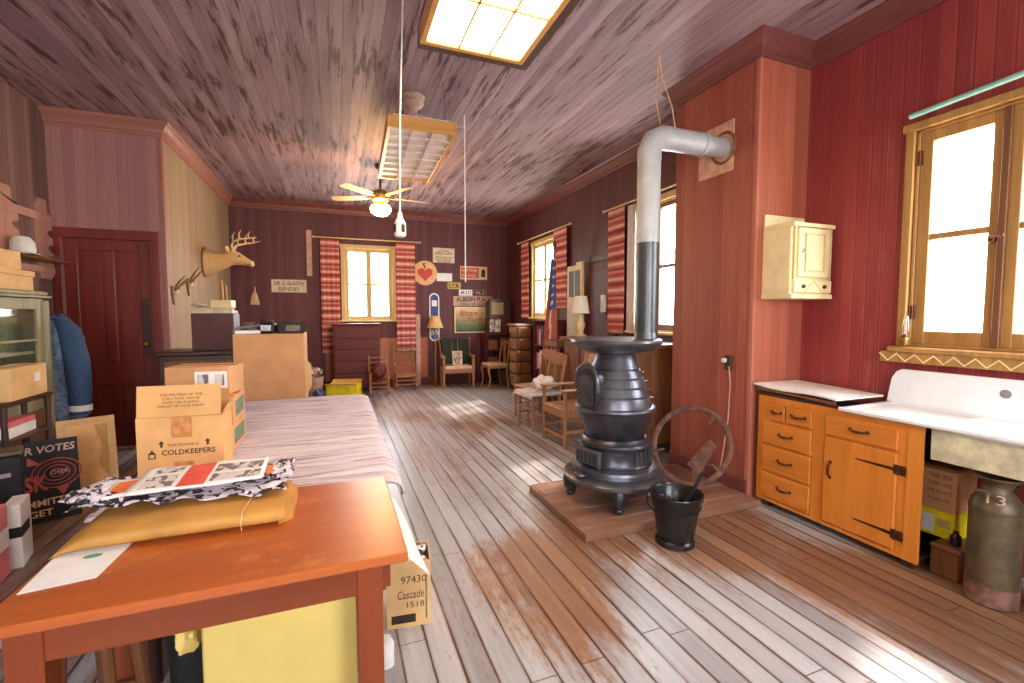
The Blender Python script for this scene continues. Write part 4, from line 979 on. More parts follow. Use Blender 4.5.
t = thing('coal_shovel', 'slotted black coal shovel standing in the coal bucket', 'shovel', (2.0, 2.27, 0))
# pan of fingers + handle leaning to the right
hd = Vector((.70, .10, .72)).normalized(); sd = Vector((-.15, -.96, .0)).normalized()
b0 = Vector((-.03, .0, .215))
for k in range(7):
    a = b0 + Vector((-.75, .52, 0)).normalized() * (-.05 + .0165 * k) * -1
    MB().tube([a + Vector((-.0, 0, -.03)), a + Vector((-.01, .02, .085))], .0035, 6).build('tine', M['steel'], t, smooth=True)
MB().tube([b0 + Vector((.04, -.035, -.03)), b0 + Vector((-.05, .03, -.035))], .007, 8).build('tine_bar', M['black'], t, smooth=True)
MB().tube([b0 + Vector((.03, -.03, -.05)), b0 + Vector((.03, -.03, -.05)) + Vector((.13, -.06, .30))], [.013, .01], 10).build('handle', M['black'], t, smooth=True)
# ================================================================== FAR END
YW = YF - .002
def panel_sign(name, label, cat, x0, y0, x1, y1, mat, frame=None, d=.012, group=None, yw=None):
    """flat board on the far wall; the two points are its corners"""
    a = onY(x0, y0, YF); b = onY(x1, y1, YF)
    w = abs(b[0] - a[0]) / 2; h = abs(a[2] - b[2]) / 2
    t = thing(name, label, cat, ((a[0] + b[0]) / 2, YW, (a[2] + b[2]) / 2), 0, group)
    MB().box(-w, w, -d, 0, -h, h, .002).build('board', mat, t)
    if frame:
        q = MB(); f = frame[1]
        q.box(-w, w, -d - .008, -d, h - f, h); q.box(-w, w, -d - .008, -d, -h, -h + f); q.box(-w, -w + f, -d - .008, -d, -h + f, h - f); q.box(w - f, w, -d - .008, -d, -h + f, h - f)
        q.build('frame', frame[0], t)
    return t, w, h
def wtext(t, s, x, z, w, h, mat, y=-.0125, **k): return text(s, (x, y, z), (1, 0, 0), (0, 0, 1), mat, t, w=w, h=h, **k)
t, w, h = panel_sign('name_sign', 'cream painted sign reading DR. S. GLAZER DENTIST, on the far wall', 'sign', 271, 279, 307, 293, M['sign_cream'], (M['grey_wood'], .008))
wtext(t, 'DR. S. GLAZER', 0, .05, w * 1.7, .065, M['black_ink'], bold=.01); wtext(t, 'DENTIST', 0, -.055, w * 1.15, .065, M['black_ink'], bold=.01)
t, w, h = panel_sign('wall_plank', 'narrow upright cream plank on the far wall by the curtain rod end', 'board', 306, 230, 312.5, 276, M['sign_pink'], d=.02)
MB().lathe([(.0, 0), (.012, .0), (.0, .008)], 12, (0, -.022, .0)).build('knot', M['rust'], t)
t, w, h = panel_sign('certificate', 'pale printed notice board, topmost of the signs on the far wall', 'sign', 432.5, 247.5, 454.5, 263.5, M['sign_cream'], (M['sign_pink'], .008))
for i, (s_, ww, hh) in enumerate((('GOOD NEWS', .5, .035), ('SUPPLY CORPS', .8, .05))): wtext(t, s_, 0, h * (.62 - .36 * i), 2 * w * ww, hh, M['black_ink'], bold=.01)
for i in range(4): MB().box(-w * (.75 - .06 * i), w * (.75 - .06 * i), -.0132, -.012, -.04 - .035 * i, -.030 - .035 * i).build('printed_line', M['ink'], t)
c = onY(425, 273, YF)
t = thing('heart_sign', 'round tan sign with a red heart-shaped strawberry, on the far wall', 'sign', (c[0], YW, c[2]))
MB().at((0, 0, 0), (R(90), 0, 0)).lathe([(0, 0), (.245, 0), (.25, .006), (.245, .014), (0, .014)], 48).build('disc', M['sign_tan'], t)
hp = [(.155 * 1.0 * (16 * math.sin(a) ** 3) / 16, -.02 + .155 * (13 * math.cos(a) - 5 * math.cos(2 * a) - 2 * math.cos(3 * a) - math.cos(4 * a)) / 16) for a in [2 * math.pi * k / 40 for k in range(40)]]
MB().prism(hp, -.020, -.013).build('heart', M['heart'], t)
MB().tube([(.0, -.018, .09), (-.02, -.018, .15), (-.05, -.018, .18), (.0, -.018, .19)], .012, 6).build('stalk', M['ink'], t)
pg = 'number plates on the far wall'
def plate(label, x0, y0, x1, y1, mt, ink, s_):
    t, w, h = panel_sign('number_plate', label, 'number plate', x0, y0, x1, y1, M[mt], (M[ink], .006), d=.006, group=pg)
    if s_: wtext(t, s_, 0, 0, w * 1.5, h * 1.15, M[ink], y=-.007, bold=.02)
    return t
plate('blank white number plate between the heart sign and the red sign', 436.5, 273, 452, 281.5, 'plate_white', 'plate_white', '')
plate('small yellow number plate with dark letters, under the blank white plate', 447, 282, 461, 289.5, 'plate_yellow', 'black_ink', 'LCR')
plate('white number plate with bluish figures, above the ALBION PLACE sign', 458.5, 289.3, 472.5, 296, 'plate_white', 'blue', '48-213')
plate('dark number plate with pale figures, beside the bluish white plate', 473, 289.8, 486, 296, 'ink', 'sign_pink', 'VK-5')
t, w, h = panel_sign('enamel_sign', 'red and tan rounded sign with a small figure on its end, on the far wall', 'sign', 460, 266, 487, 280, M['sign_tan'])
MB().box(-w + .015, w * .35, -.016, -.011, -h + .03, h - .03, .002).build('red_panel', M['sign_red'], t)
wtext(t, 'HOP THEM', -w * .33, .05, w * 1.1, .07, M['sign_tan'], y=-.017, bold=.02); wtext(t, 'OR WALK', -w * .33, -.055, w * 1.1, .07, M['sign_tan'], y=-.017, bold=.02)
MB().prism([(w * .55, -.08), (w * .85, -.08), (w * .85, .05), (w * .7, .10), (w * .55, .05)], -.016, -.011).build('printed_figure', M['ink'], t)
t, w, h = panel_sign('street_sign', 'pinkish wooden sign reading ALBION PLACE, above the framed picture', 'sign', 453, 296, 491.5, 306, M['sign_pink'], d=.02)
wtext(t, 'ALBION PLACE', .02, .035, w * 1.8, .095, M['black_ink'], y=-.021, bold=.02); wtext(t, 'PRIVATE WAY', .02, -.065, w * 1.35, .05, M['ink'], y=-.021)
t, w, h = panel_sign('framed_picture', 'cream framed picture with curly red lettering over green, on the far wall', 'picture', 454, 306.8, 487.5, 332.5, M['green_label'], (M['cream'], .025), d=.02)
def picmat():
    q = NT('picture_print'); z = q.xyz()['Z']; nz = q.noise((5, 5, 5), 3)
    col = q.ramp(q.math('ADD', q.math('DIVIDE', q.math('ADD', z, h), 2 * h), q.math('MULTIPLY', q.math('SUBTRACT', nz, .5), .7)), [(0, (70, 84, 58)), (.35, (112, 128, 92)), (.55, (178, 160, 112)), (.8, (214, 186, 132)), (1, (226, 206, 160))])
    return q.fin(col, .5)
MB().box(-w + .02, w - .02, -.0225, -.02, -h + .02, h - .02).build('print', picmat(), t)
wtext(t, 'Bittern', -.06, .14, w * 1.1, .13, M['sign_red'], y=-.024, shear=.3, bold=.02); wtext(t, 'Eagle', .08, .0, w * .9, .12, M['sign_red'], y=-.024, shear=.3, bold=.02)
a, b = onY(429, 293, YF), onY(439.5, 341, YF); w = abs(b[0] - a[0]) / 2; h = abs(a[2] - b[2]) / 2
t = thing('thermometer_sign', 'tall narrow blue and white sign with rounded ends behind the floor lamp', 'sign', ((a[0] + b[0]) / 2, YW, (a[2] + b[2]) / 2))
def cap(w, h): return [(w * math.cos(q), h - w + w * math.sin(q)) for q in [math.pi * k / 12 for k in range(13)]] + [(w * math.cos(q), -h + w + w * math.sin(q)) for q in [math.pi + math.pi * k / 12 for k in range(13)]]
MB().prism(cap(w, h), -.012, 0).build('board', M['plate_white'], t)
MB().prism(cap(w * .76, h * .94), -.016, -.011).build('blue_field', M['blue'], t)
MB().prism([(-w * .7, -h * .75), (w * .7, -h * .75), (w * .7, -h * .1), (-w * .7, -h * .1)], -.0185, -.015).build('scale_panel', M['photo_print'], t)
MB().prism([(-w * .5, h * .45), (w * .5, h * .45), (w * .5, h * .7), (-w * .5, h * .7)], -.0185, -.015).build('lettering_panel', M['plate_white'], t)
# floor lamp
t = thing('floor_lamp', 'thin brass floor lamp with a small tan shade by the far wall', 'lamp', (1.88, 9.18, 0))
MB().lathe([(0, 0), (.12, 0), (.125, .012), (.06, .03), (.02, .05), (.012, .08), (.011, 1.25), (0, 1.25)], 24).build('stand', M['brass'], t, smooth=True)
MB().lathe([(.17, 1.18), (.085, 1.42), (.083, 1.42), (.166, 1.18)], 28).build('lamp_shade', M['shade_tan'], t, smooth=True)
MB().lathe([(0, 1.25), (.03, 1.27), (.035, 1.32), (.02, 1.36), (0, 1.37)], 16).build('bulb', M['shade'], t, smooth=True)
# curtains ----------------------------------------------------------
def curtain(name, label, ax, plane, u0, u1, z0, z1, folds, group, seed=1):
    rr = random.Random(seed); ph = rr.uniform(0, 6)
    c0 = (u0 + u1) / 2
    t = MB()
    def fn(p, q):
        u = u0 + (u1 - u0) * p - c0; z = z0 + (z1 - z0) * q
        d = .005 * math.sin(folds * 6.283 * p + ph + .35 * math.sin(3 * q)) * (1 - .25 * q) + .004 * math.sin(13 * p + 5 * q)
        return (plane + d, u + c0, z) if ax == 'X' else (u + c0, plane + d, z)
    o = t.grid(fn, int(14 * folds), 26).build(name, M['curtain'], smooth=True, solid=.003)
    return tag(o, label, 'curtain', group)
cg = 'red striped curtains'
a = onY(320, 240, YF); 
curtain('curtain', 'red striped curtain hanging behind the dark dresser end, beside the upright cream plank', 'Y', YF - .10, -.245, .085, .73, 2.86, 4, cg, 3)
curtain('curtain', 'red striped curtain hanging above the larger rocking chair, beside the heart sign', 'Y', YF - .10, 1.13, 1.50, .72, 2.86, 4, cg, 5)
def rod(label, p0, p1, mt='brass', r=.011):
    t = thing('curtain_rod', label, 'rod', p0, 0, 'curtain rods')
    v = Vector(p1) - Vector(p0)
    MB().cyl((0, 0, 0), tuple(v), r, n=10).build('rod_bar', M[mt], t, smooth=True)
    for q in (Vector((0, 0, 0)), v): MB().ball(tuple(q), r * 2.2, 12, 8).build('finial', M['antler'], t, smooth=True)
rod('curtain rod over the far wall window', (-.36, YF - .10, 2.885), (1.60, YF - .10, 2.885), 'antler')
curtain('curtain', 'narrow red striped curtain beside the tall chest, on the far corner side of its window', 'X', XR - .07, 8.0, 8.36, 1.38, 2.84, 3, cg, 7)
curtain('curtain', 'red striped curtain behind the flag and the cream panel', 'X', XR - .07, 6.475, 6.93, 1.55, 2.84, 4, cg, 8)
curtain('curtain', 'long red striped curtain just past the stove pipe, beside the dark red door', 'X', XR - .07, 4.92, 5.29, 1.20, 2.82, 4, cg, 9)
rod('curtain rod over the right wall window nearest the far corner', (XR - .07, 6.36, 2.86), (XR - .07, 8.52, 2.86), 'antler')
rod('curtain rod over the right wall window beside the stove pipe', (XR - .07, 3.85, 2.84), (XR - .07, 5.40, 2.84), 'antler')
o = MB().grid(lambda p, q: (XR - .07 + .012 * math.sin(p * 20), 4.70 + .16 * p, 1.25 + 1.55 * q), 16, 4).build('net_curtain', M['linen'], smooth=True, solid=.003); tag(o, 'narrow pale net curtain behind the stove pipe', 'curtain')
# dresser
t = thing('dresser', 'dark red wooden chest of drawers under the far window', 'dresser', (.35, 8.98, 0))
MB().box(-.40, .41, -.20, .2, .10, 1.25, .006).build('carcass', M['red_wood'], t); MB().box(-.43, .44, -.23, .21, 1.25, 1.285, .008).build('top', M['red_wood'], t)
for (a, b) in ((.14, .34), (.37, .57), (.60, .79), (.82, .99), (1.02, 1.21)):
    dr = MB().box(-.37, .38, -.215, -.195, a, b, .006).build('drawer', M['red_wood'], t)
    for x in (-.24, .25): MB().ball((x, -.225, (a + b) / 2), .016, 10, 8).build('knob', M['dark_wood'], dr, smooth=True)
for x in (-.37, .38):
    for y in (-.17, .16): MB().box(x - .03, x + .03, y - .03, y + .03, 0, .1, .004).build('foot', M['red_wood'], t)
# children's rocking chairs
def rocker(label, loc, rz, s, seat_mat):
    t = thing('rocking_chair', label, 'rocking chair', loc, rz, "child's rocking chairs")
    def S(*p): return tuple(q * s for q in p)
    for x in (-.19, .19):
        MB().tube([S(x, .36 * math.cos(a), .36 - .34 * math.sin(a)) for a in [R(45 + 9 * k) for k in range(11)]], .016 * s, 8).build('rocker', M['chair_wood'], t, smooth=True)
        MB().tube([S(x, -.16, .03), S(x, -.16, .5)], .017 * s, 10).build('front_post', M['chair_wood'], t, smooth=True)
        MB().tube([S(x, .17, .03), S(x, .20, .4), S(x, .27, .86)], .017 * s, 10).build('back_post', M['chair_wood'], t, smooth=True)
        MB().tube([S(x, -.21, .505), S(x, 0, .50), S(x, .21, .5)], .02 * s, 10, flat=.6).build('armrest', M['chair_wood'], t, smooth=True)
    MB().box(*S(-.20, .20), *S(-.19, .19), *S(.27, .30), .006).build('seat', M[seat_mat], t)
    for z in (.46, .58, .70, .80): MB().tube([S(-.19, .20 + (z - .4) * .15, z), S(0, .225 + (z - .4) * .15, z), S(.19, .20 + (z - .4) * .15, z)], .028 * s, 8, flat=.35).build('back_slat', M['chair_wood'], t, smooth=True)
    for z in (.12, .2): MB().cyl(S(-.19, -.16, z), S(.19, -.16, z), .01 * s, n=8).build('rung', M['chair_wood'], t, smooth=True)
    return t
r1 = rocker('smaller wooden rocking chair with a dark red cushion, in front of the dresser end', (.70, 8.40, .005), 0, .82, 'mid_wood')
o = crumple((.70, 8.41, .44), (.13, .13, .15), 41, .2, 24, 14).build('cushion', M['red_wood'], smooth=True); tag(o, 'dark red cushion on the smaller rocking chair', 'cushion')
rocker('larger slat-backed wooden rocking chair under the far window curtain', (1.225, 8.86, .005), 0, .98, 'chair_wood')
o = MB().box(1.51, 1.60, YF - .05, YF - .02, 0, 1.45, .004).build('pale_board', M['sign_pink']); tag(o, 'upright pale board leaning on the far wall beside the curtain', 'board')
# yellow box, bin, blue bag
t = thing('crate', 'bright yellow box on the floor beyond the long table', 'box', (.11, 8.30, 0), R(-14))
MB().box(-.26, .26, -.17, .17, 0, .255, .006).build('box_body', M['bright_yellow'], t)
for sg, w_ in ((-1, .17), (1, .17)): MB().at((0, sg * w_, .255), (R(-sg * 72), 0, 0)).box(-.25, .25, -.002, .002, 0, .14).build('flap', M['carton3'], t)
t = thing('waste_basket', 'pale waste bin filled with grey stuff, behind the tall brown carton', 'bin', (-.36, 8.56, 0))
MB().lathe([(0, 0), (.11, 0), (.14, .36), (.145, .37), (.134, .37), (.10, .02), (0, .02)], 28).build('bin_body', M['sign_pink'], t, smooth=True)
o = crumple((-.36, 8.56, .455), (.12, .12, .075), 51, .25, 26, 14).build('bin_liner', M['photo_print'], smooth=True); tag(o, 'grey bundled liner bulging from the pale waste bin', 'liner')
o = crumple((-.28, 8.10, .11), (.10, .10, .11), 52, .25, 26, 14).build('cloth_bag', M['blue'], smooth=True); tag(o, 'small blue cloth bag in front of the pale waste bin', 'bag')
# wing armchair
t = thing('armchair', 'wooden armchair with dark green striped back and cream seat, by the far wall', 'chair', (2.25, 8.85, 0), R(-6))
MB().box(-.27, .27, -.22, .26, .38, .44, .012).build('seat_cushion', M['cream_seat'], t); MB().box(-.29, .29, -.24, .28, .30, .38, .008).build('seat_frame', M['chair_wood'], t)
def bk(p, q):
    x = -.27 + .54 * p; return (x * (1 + .12 * q), .24 + .16 * q + .05 * (x / .27) ** 2 * -1, .44 + .50 * q)
MB().grid(bk, 20, 10).build('backrest', M['green_velvet'], t, smooth=True, solid=.05)
for x in (-.17, -.06, .05, .16): MB().tube([(x, .195, .46), (x * 1.06, .28, .7), (x * 1.12, .355, .93)], .014, 8, flat=.4).build('stripe', M['cream_seat'], t, smooth=True)
for x in (-.29, .29):
    MB().tube([(x, -.21, 0), (x, -.20, .2), (x, -.22, .42), (x, -.20, .60)], [.022, .028, .032, .024], 10).build('front_leg', M['chair_wood'], t, smooth=True)
    MB().tube([(x, .30, 0), (x, .25, .3), (x, .33, .7), (x * 1.08, .41, .97)], .022, 10).build('back_leg', M['chair_wood'], t, smooth=True)
    MB().tube([(x, -.24, .60), (x, -.18, .62), (x, .1, .60), (x, .36, .70)], [.03, .034, .026, .02], 10).build('armrest', M['chair_wood'], t, smooth=True)
    MB().prism([(-.18, .42), (.30, .42), (.34, .62), (-.16, .58)], x - .01, x + .01, 'X').build('side_panel', M['green_velvet'], t)
t = thing('photo_frame', 'small pale framed picture propped on the cream armchair seat', 'picture', (2.22, 8.70, .448), R(-6))
MB().at((0, 0, 0), (R(-14), 0, 0)).box(-.10, .10, 0, .015, 0, .29, .003).build('frame', M['canvas'], t)
MB().at((0, 0, 0), (R(-14), 0, 0)).box(-.075, .075, -.003, .002, .03, .26).build('print', M['photo_print'], t)
# corner desk with pigeonholes and two wooden boxes
t = thing('corner_cabinet', 'dark reddish shelf cabinet in the far corner behind the side chair', 'cabinet', (3.17, 9.12, 0))
q = MB(); q.box(-.30, -.275, -.22, .2, 0, 1.06); q.box(.275, .30, -.22, .2, 0, 1.06); q.box(-.275, .275, .18, .2, 0, 1.06)
for z in (.04, .38, .70, 1.03): q.box(-.275, .275, -.22, .18, z, z + .025)
q.build('carcass', M['red_wood'], t)
MB().box(-.01, .01, -.2, .18, .405, .70).build('divider', M['red_wood'], t)
for (x, z, w_, h_) in ((-.14, .725, .2, .2), (.14, .725, .2, .24), (-.14, .405, .2, .16), (.14, .065, .22, .2)):
    o = MB().at((3.17 + x, 9.05, z + .001)).box(-w_ / 2, w_ / 2, -.12, .12, 0, h_, .006).build('file_box', M['mid_wood']); tag(o, {(-.14, .725): 'brown box on the top shelf of the corner cabinet, beside a taller one', (.14, .725): 'taller brown box on the top shelf of the corner cabinet', (-.14, .405): 'brown box on the middle shelf of the corner cabinet', (.14, .065): 'brown box on the bottom shelf of the corner cabinet'}[(x, z)], 'box', 'boxes in the corner cabinet')
t = thing('wooden_case', 'tall pale-fronted wooden case standing on the far corner cabinet, under the larger case', 'case', (3.09, 9.10, 1.057))
MB().box(-.14, .14, -.14, .14, 0, .32, .012).build('case_body', M['dark_wood'], t); MB().box(-.12, .12, -.146, -.138, .03, .29, .006).build('front_panel', M['photo_print'], t)
t = thing('wooden_case', 'larger wooden case with a rounded top, stacked highest in the far corner', 'case', (3.22, 9.11, 1.379))
MB().prism([(-.24, 0), (.22, 0), (.22, .32), (.16, .39), (-.18, .39), (-.24, .33)], -.14, .15).build('case_body', M['dark_wood'], t); MB().box(-.2, .06, -.147, -.138, .07, .32, .006).build('front_panel', M['grey_wood'], t)
o = MB().at((3.32, 9.1, 1.057)).box(-.09, .13, -.13, .13, 0, .32, .01).build('wooden_case', M['red_wood']); tag(o, 'plain dark red case beside the pale-fronted case in the far corner', 'case')
# side chair (cabriole legs)
t = thing('side_chair', 'small chair with curved cabriole legs and pale seat beside the tall chest', 'chair', (2.94, 8.58, 0), R(-86))
MB().box(-.21, .21, -.20, .20, .44, .485, .015).build('seat', M['cream_seat'], t); MB().box(-.215, .215, -.205, .205, .39, .44, .006).build('seat_rail', M['chair_wood'], t)
for x in (-.19, .19):
    MB().tube([(x, -.21, 0), (x, -.185, .06), (x, -.165, .2), (x, -.20, .36), (x, -.18, .42)], [.024, .016, .018, .028, .026], 10).build('leg', M['chair_wood'], t, smooth=True)
    MB().tube([(x, .23, 0), (x, .19, .25), (x, .19, .45), (x * .95, .25, .88)], .017, 10).build('leg', M['chair_wood'], t, smooth=True)
MB().tube([(-.20, .25, .86), (-.08, .26, .90), (.08, .26, .90), (.20, .25, .86)], .024, 8).build('crest_rail', M['chair_wood'], t, smooth=True)
MB().prism([(-.05, .49), (.05, .49), (.03, .65), (.07, .88), (-.07, .88), (-.03, .65)], .215, .235).build('splat', M['chair_wood'], t)
# tall serpentine chest
t = thing('tall_chest', 'narrow tall chest of bow-fronted drawers against the right wall', 'chest', (3.30, 8.13, 0), 0)
MB().box(-.13, .17, -.20, .20, .06, 1.24, .006).build('carcass', M['dark_wood'], t); MB().box(-.17, .18, -.22, .22, 1.24, 1.27, .008).build('top', M['sign_pink'], t)
for i in range(5):
    z = .10 + i * .228
    dr = MB().grid(lambda p, q: (-.13 - .035 * math.sin(math.pi * (p if True else 0)) - .012 * math.sin(math.pi * q), -.19 + .38 * p, z + .21 * q), 10, 6).build('drawer', M['chest_wood'], t, smooth=True, solid=.01)
    dq = MB().grid(lambda p, q: (-.13 + .30 * p, -.203 - .012 * math.sin(math.pi * q), z + .21 * q), 6, 6).build('side_moulding', M['mid_wood'], t, smooth=True, solid=-.006)
    MB().ball((-.175, 0, z + .1), .014, 10, 8).build('knob', M['brass'], dr, smooth=True)
MB().box(-.12, .16, -.19, .19, 0, .06, .004).build('plinth', M['dark_wood'], t)
# bookshelf with books
t = thing('bookcase', 'low bookcase under the right wall window, packed with red books', 'bookcase', (3.335, 7.02, 0))
q = MB(); q.box(-.05, .15, -.40, -.375, 0, 1.36); q.box(-.05, .15, .375, .40, 0, 1.36); q.box(.13, .15, -.375, .375, 0, 1.36)
for z in (.05, .48, .90, 1.335): q.box(-.05, .13, -.375, .375, z, z + .025)
q.build('carcass', M['red_wood'], t)
cols = ['book_red', 'sign_red', 'wall_dark_red', 'blue', 'linen', 'book_red', 'sign_tan', 'book_red']
rr = random.Random(5); sp = None
names = {'book_red': 'red', 'sign_red': 'brick red', 'wall_dark_red': 'maroon', 'blue': 'blue', 'linen': 'white', 'sign_tan': 'tan'}
book = thing('book', 'red book standing in the low bookcase', 'book', (3.25, 6.7, .926), 0, 'books in the low bookcase')
MB().box(-.07, .07, -.022, .022, 0, .30, .004).build('cover', M['book_red'], book); MB().box(-.068, .0705, -.016, .016, .298, .302).build('page_block', M['paper'], book)
for sh, z in enumerate((.926, .506)):
    y = 6.70
    while y < 7.32:
        wd_ = rr.uniform(.036, .06); hh = rr.uniform(.24, .34); c_ = rr.choice(cols)
        if sh == 0 and y == 6.70: b = book; c_ = 'book_red'
        else: b = copy_tree(book)
        b.location = (3.375 + rr.uniform(-.01, .01), y + wd_ / 2, z); b.scale = (1, wd_ / .046, hh / .30)
        b['label'] = f'{names[c_]} book standing on the {"upper" if sh == 0 else "middle"} shelf of the low bookcase'
        b['group'] = f'{names[c_]} books on the {"upper" if sh == 0 else "middle"} shelf of the low bookcase'
        for ch_ in kids(b):
            if ch_.name.startswith('cover'):
                ch_.data = ch_.data.copy(); ch_.data.materials[0] = M[c_]
        y += wd_ + .005
# flag
t = thing('flag', 'furled stars and stripes flag on a pole by the right wall window', 'flag', (3.13, 6.28, 0))
MB().tube([(.0, .14, .0), (-.02, -.02, 2.42)], .014, 10).build('pole', M['mid_wood'], t, smooth=True)
MB().lathe([(0, 0), (.03, .01), (.02, .05), (.035, .08), (.0, .17)], 14, (-.02, -.02, 2.42)).build('finial', M['brass'], t, smooth=True)
MB().lathe([(0, 0), (.12, 0), (.12, .03), (.03, .05), (0, .05)], 20, (0, .14, 0)).build('base', M['brass'], t, smooth=True)
fl_mats = [M['sign_red'], M['linen'], M['blue']]
def flagf(p, q):
    # p along the height (0 top), q around the folds
    z = 2.3 - 1.42 * p; sp_ = .05 + .13 * p
    y = -.015 + .09 * p + (q - .36) * 2.2 * sp_; x = -.03 + .035 * math.sin(q * 19 + p * 2) * (.5 + p)
    return (x, y, z - .10 * math.sin(q * 3.1) * p)
def fm(p, q):
    if p < .52 and q < .62:
        return 1 if (int(p * 34) % 3 == 0 and int(q * 21) % 3 == 0) else 2
    return 0 if int(q * 13 + p * 1.5) % 3 else 1
MB().grid(flagf, 44, 36, fm).build('flag_cloth', fl_mats, t, smooth=True)
# cream panel door leaning
t = thing('cupboard_door', 'cream painted panel with two dark panes, standing against the right wall', 'door', (3.455, 6.22, 0))
MB().box(-.02, .02, -.235, .235, 0, 2.20, .004).build('door_leaf', M['cream'], t); MB().box(-.03, .03, -.25, -.06, 2.2, 2.24, .004).build('top_rail', M['cream'], t)
for y0_, y1_ in ((-.17, -.02), (.02, .17)): MB().box(-.024, -.016, y0_, y1_, 1.72, 2.12).build('pane', M['dark_wood'], t)
MB().box(-.026, -.018, -.18, .18, .75, 1.62, .01).build('panel', M['cream'], t)
# sideboard behind the stove
t = thing('sideboard', 'long brown wooden sideboard along the right wall behind the stove', 'sideboard', (3.22, 4.72, 0))
MB().box(-.24, .26, -.98, .98, .12, 1.10, .006).build('carcass', M['mid_wood'], t); MB().box(-.30, .27, -1.03, 1.01, 1.10, 1.145, .01).build('top', M['mid_wood'], t)
for y in (-.72, -.24, .24, .72): MB().box(-.252, -.236, y - .2, y + .2, .2, 1.02, .01).build('door', M['mid_wood'], t)
for y in (-.92, .92):
    for x in (-.2, .2): MB().box(x - .03, x + .03, y - .03, y + .03, 0, .12).build('foot', M['mid_wood'], t)
t = thing('side_table', 'old wooden stand with a thick brown top, between the flag and the stove', 'table', (3.12, 5.94, 0))
MB().box(-.22, .2, -.19, .2, .98, 1.08, .012).build('top', M['mid_wood'], t); MB().box(-.17, .15, -.14, .15, .25, .28).build('shelf', M['mid_wood'], t)
for x in (-.18, .16):
    for y in (-.15, .16): MB().box(x - .025, x + .025, y - .025, y + .025, 0, .98, .003).build('leg', M['mid_wood'], t)
t = thing('table_lamp', 'table lamp with white shade and pale turned base, beside the stove top', 'lamp', (3.2, 5.60, 1.146))
MB().lathe([(0, 0), (.075, 0), (.08, .015), (.03, .03), (.025, .06), (.055, .12), (.06, .17), (.03, .24), (.022, .30), (.012, .34), (0, .34)], 24).build('base', M['cream'], t, smooth=True)
MB().lathe([(.125, .32), (.085, .56), (.083, .56), (.122, .32)], 28).build('lamp_shade', M['shade'], t, smooth=True)
t = thing('wall_switch', 'white switch box on the dark red door wall near the curtain', 'switch', (XR - .03, 5.42, 1.60))
MB().box(-.04, 0, -.05, .05, -.12, .12, .006).build('cover_plate', M['white'], t); MB().box(-.06, -.04, -.02, .02, -.03, .03, .004).build('lever', M['white'], t)
# chairs near the stove
def slatchair(label, loc, rz, mt='chair_wood'):
    t = thing('dining_chair', label, 'chair', loc, rz)
    MB().box(-.21, .21, -.22, .21, .43, .46, .01).build('seat', M[mt], t)
    for x in (-.18, .18):
        MB().tube([(x, -.19, 0), (x, -.19, .43)], [.016, .02], 10).build('leg', M[mt], t, smooth=True)
        MB().tube([(x, .22, 0), (x, .19, .43), (x * 1.03, .28, .93)], .018, 10).build('leg', M[mt], t, smooth=True)
        MB().cyl((x, -.19, .18), (x, .21, .2), .01, n=8).build('rung', M[mt], t, smooth=True)
    for z in (.15, .27): MB().cyl((-.18, -.19, z), (.18, -.19, z), .01, n=8).build('rung', M[mt], t, smooth=True)
    MB().prism([(-.20, .80), (.20, .80), (.205, .93), (.1, .955), (-.1, .955), (-.205, .93)], .262, .284).build('crest_rail', M[mt], t)
    for k in range(5):
        x = -.12 + .06 * k; MB().tube([(x, .195, .46), (x, .265, .82)], .011, 8, flat=.6).build('back_slat', M[mt], t, smooth=True)
    return t
slatchair('slat-back wooden chair with a pale seat pad and cloth, in the aisle', (2.42, 5.28, 0), R(-86))
o = MB().at((2.40, 5.28, .462), (0, 0, R(4))).grid(lambda p, q: (-.25 + .47 * p, -.25 + .5 * q, .02 - .055 * max(0, abs(q - .5) * 2 - .84) * 6 * .35 - (.10 * max(0, .1 - p) * 5) + .004 * math.sin(17 * p) * math.sin(15 * q)), 24, 24).build('seat_pad', M['grey_cloth'], smooth=True, solid=.018); tag(o, 'pale patterned pad covering the seat of the slat-back aisle chair', 'pad')
o = crumple((2.46, 5.22, .585), (.13, .17, .08), 61, .5, 34, 18).build('bundled_cloth', M['linen'], smooth=True); tag(o, 'bundled pale cloth heaped on the seat pad of the aisle chair', 'cloth')
slatchair('bare slat-back wooden chair standing behind the aisle chair with the cloth', (2.585, 5.84, 0), R(-84))
t = thing('wooden_armchair', 'plain wooden armchair with flat arms, close behind the stove', 'chair', (2.50, 4.54, 0), R(-88))
MB().box(-.25, .25, -.26, .25, .40, .43, .01).build('seat', M['chair_wood'], t); MB().box(-.24, .24, -.25, -.23, .33, .40).box(-.24, -.22, -.23, .24, .33, .40).box(.22, .24, -.23, .24, .33, .40).build('seat_rail', M['chair_wood'], t)
for x in (-.24, .24):
    MB().tube([(x, -.24, 0), (x, -.24, .62)], .022, 10).build('front_post', M['chair_wood'], t, smooth=True)
    MB().tube([(x, .26, 0), (x, .23, .43), (x, .33, 1.0)], .022, 10).build('back_post', M['chair_wood'], t, smooth=True)
    MB().box(x - .035, x + .035, -.29, .27, .62, .645, .008).build('armrest', M['chair_wood'], t)
    MB().box(x - .012, x + .012, -.22, .24, .16, .20).build('stretcher', M['chair_wood'], t)
MB().box(-.22, .22, -.25, -.23, .10, .14).build('stretcher', M['chair_wood'], t)
MB().at((0, .165, 0), (R(-10), 0, 0)).box(-.23, .23, -.01, .01, .86, 1.0, .004).build('crest_rail', M['chair_wood'], t)
for k in range(5): MB().tube([(-.16 + .08 * k, .22, .43), (-.16 + .08 * k, .305, .88)], .012, 8).build('back_slat', M['chair_wood'], t, smooth=True)
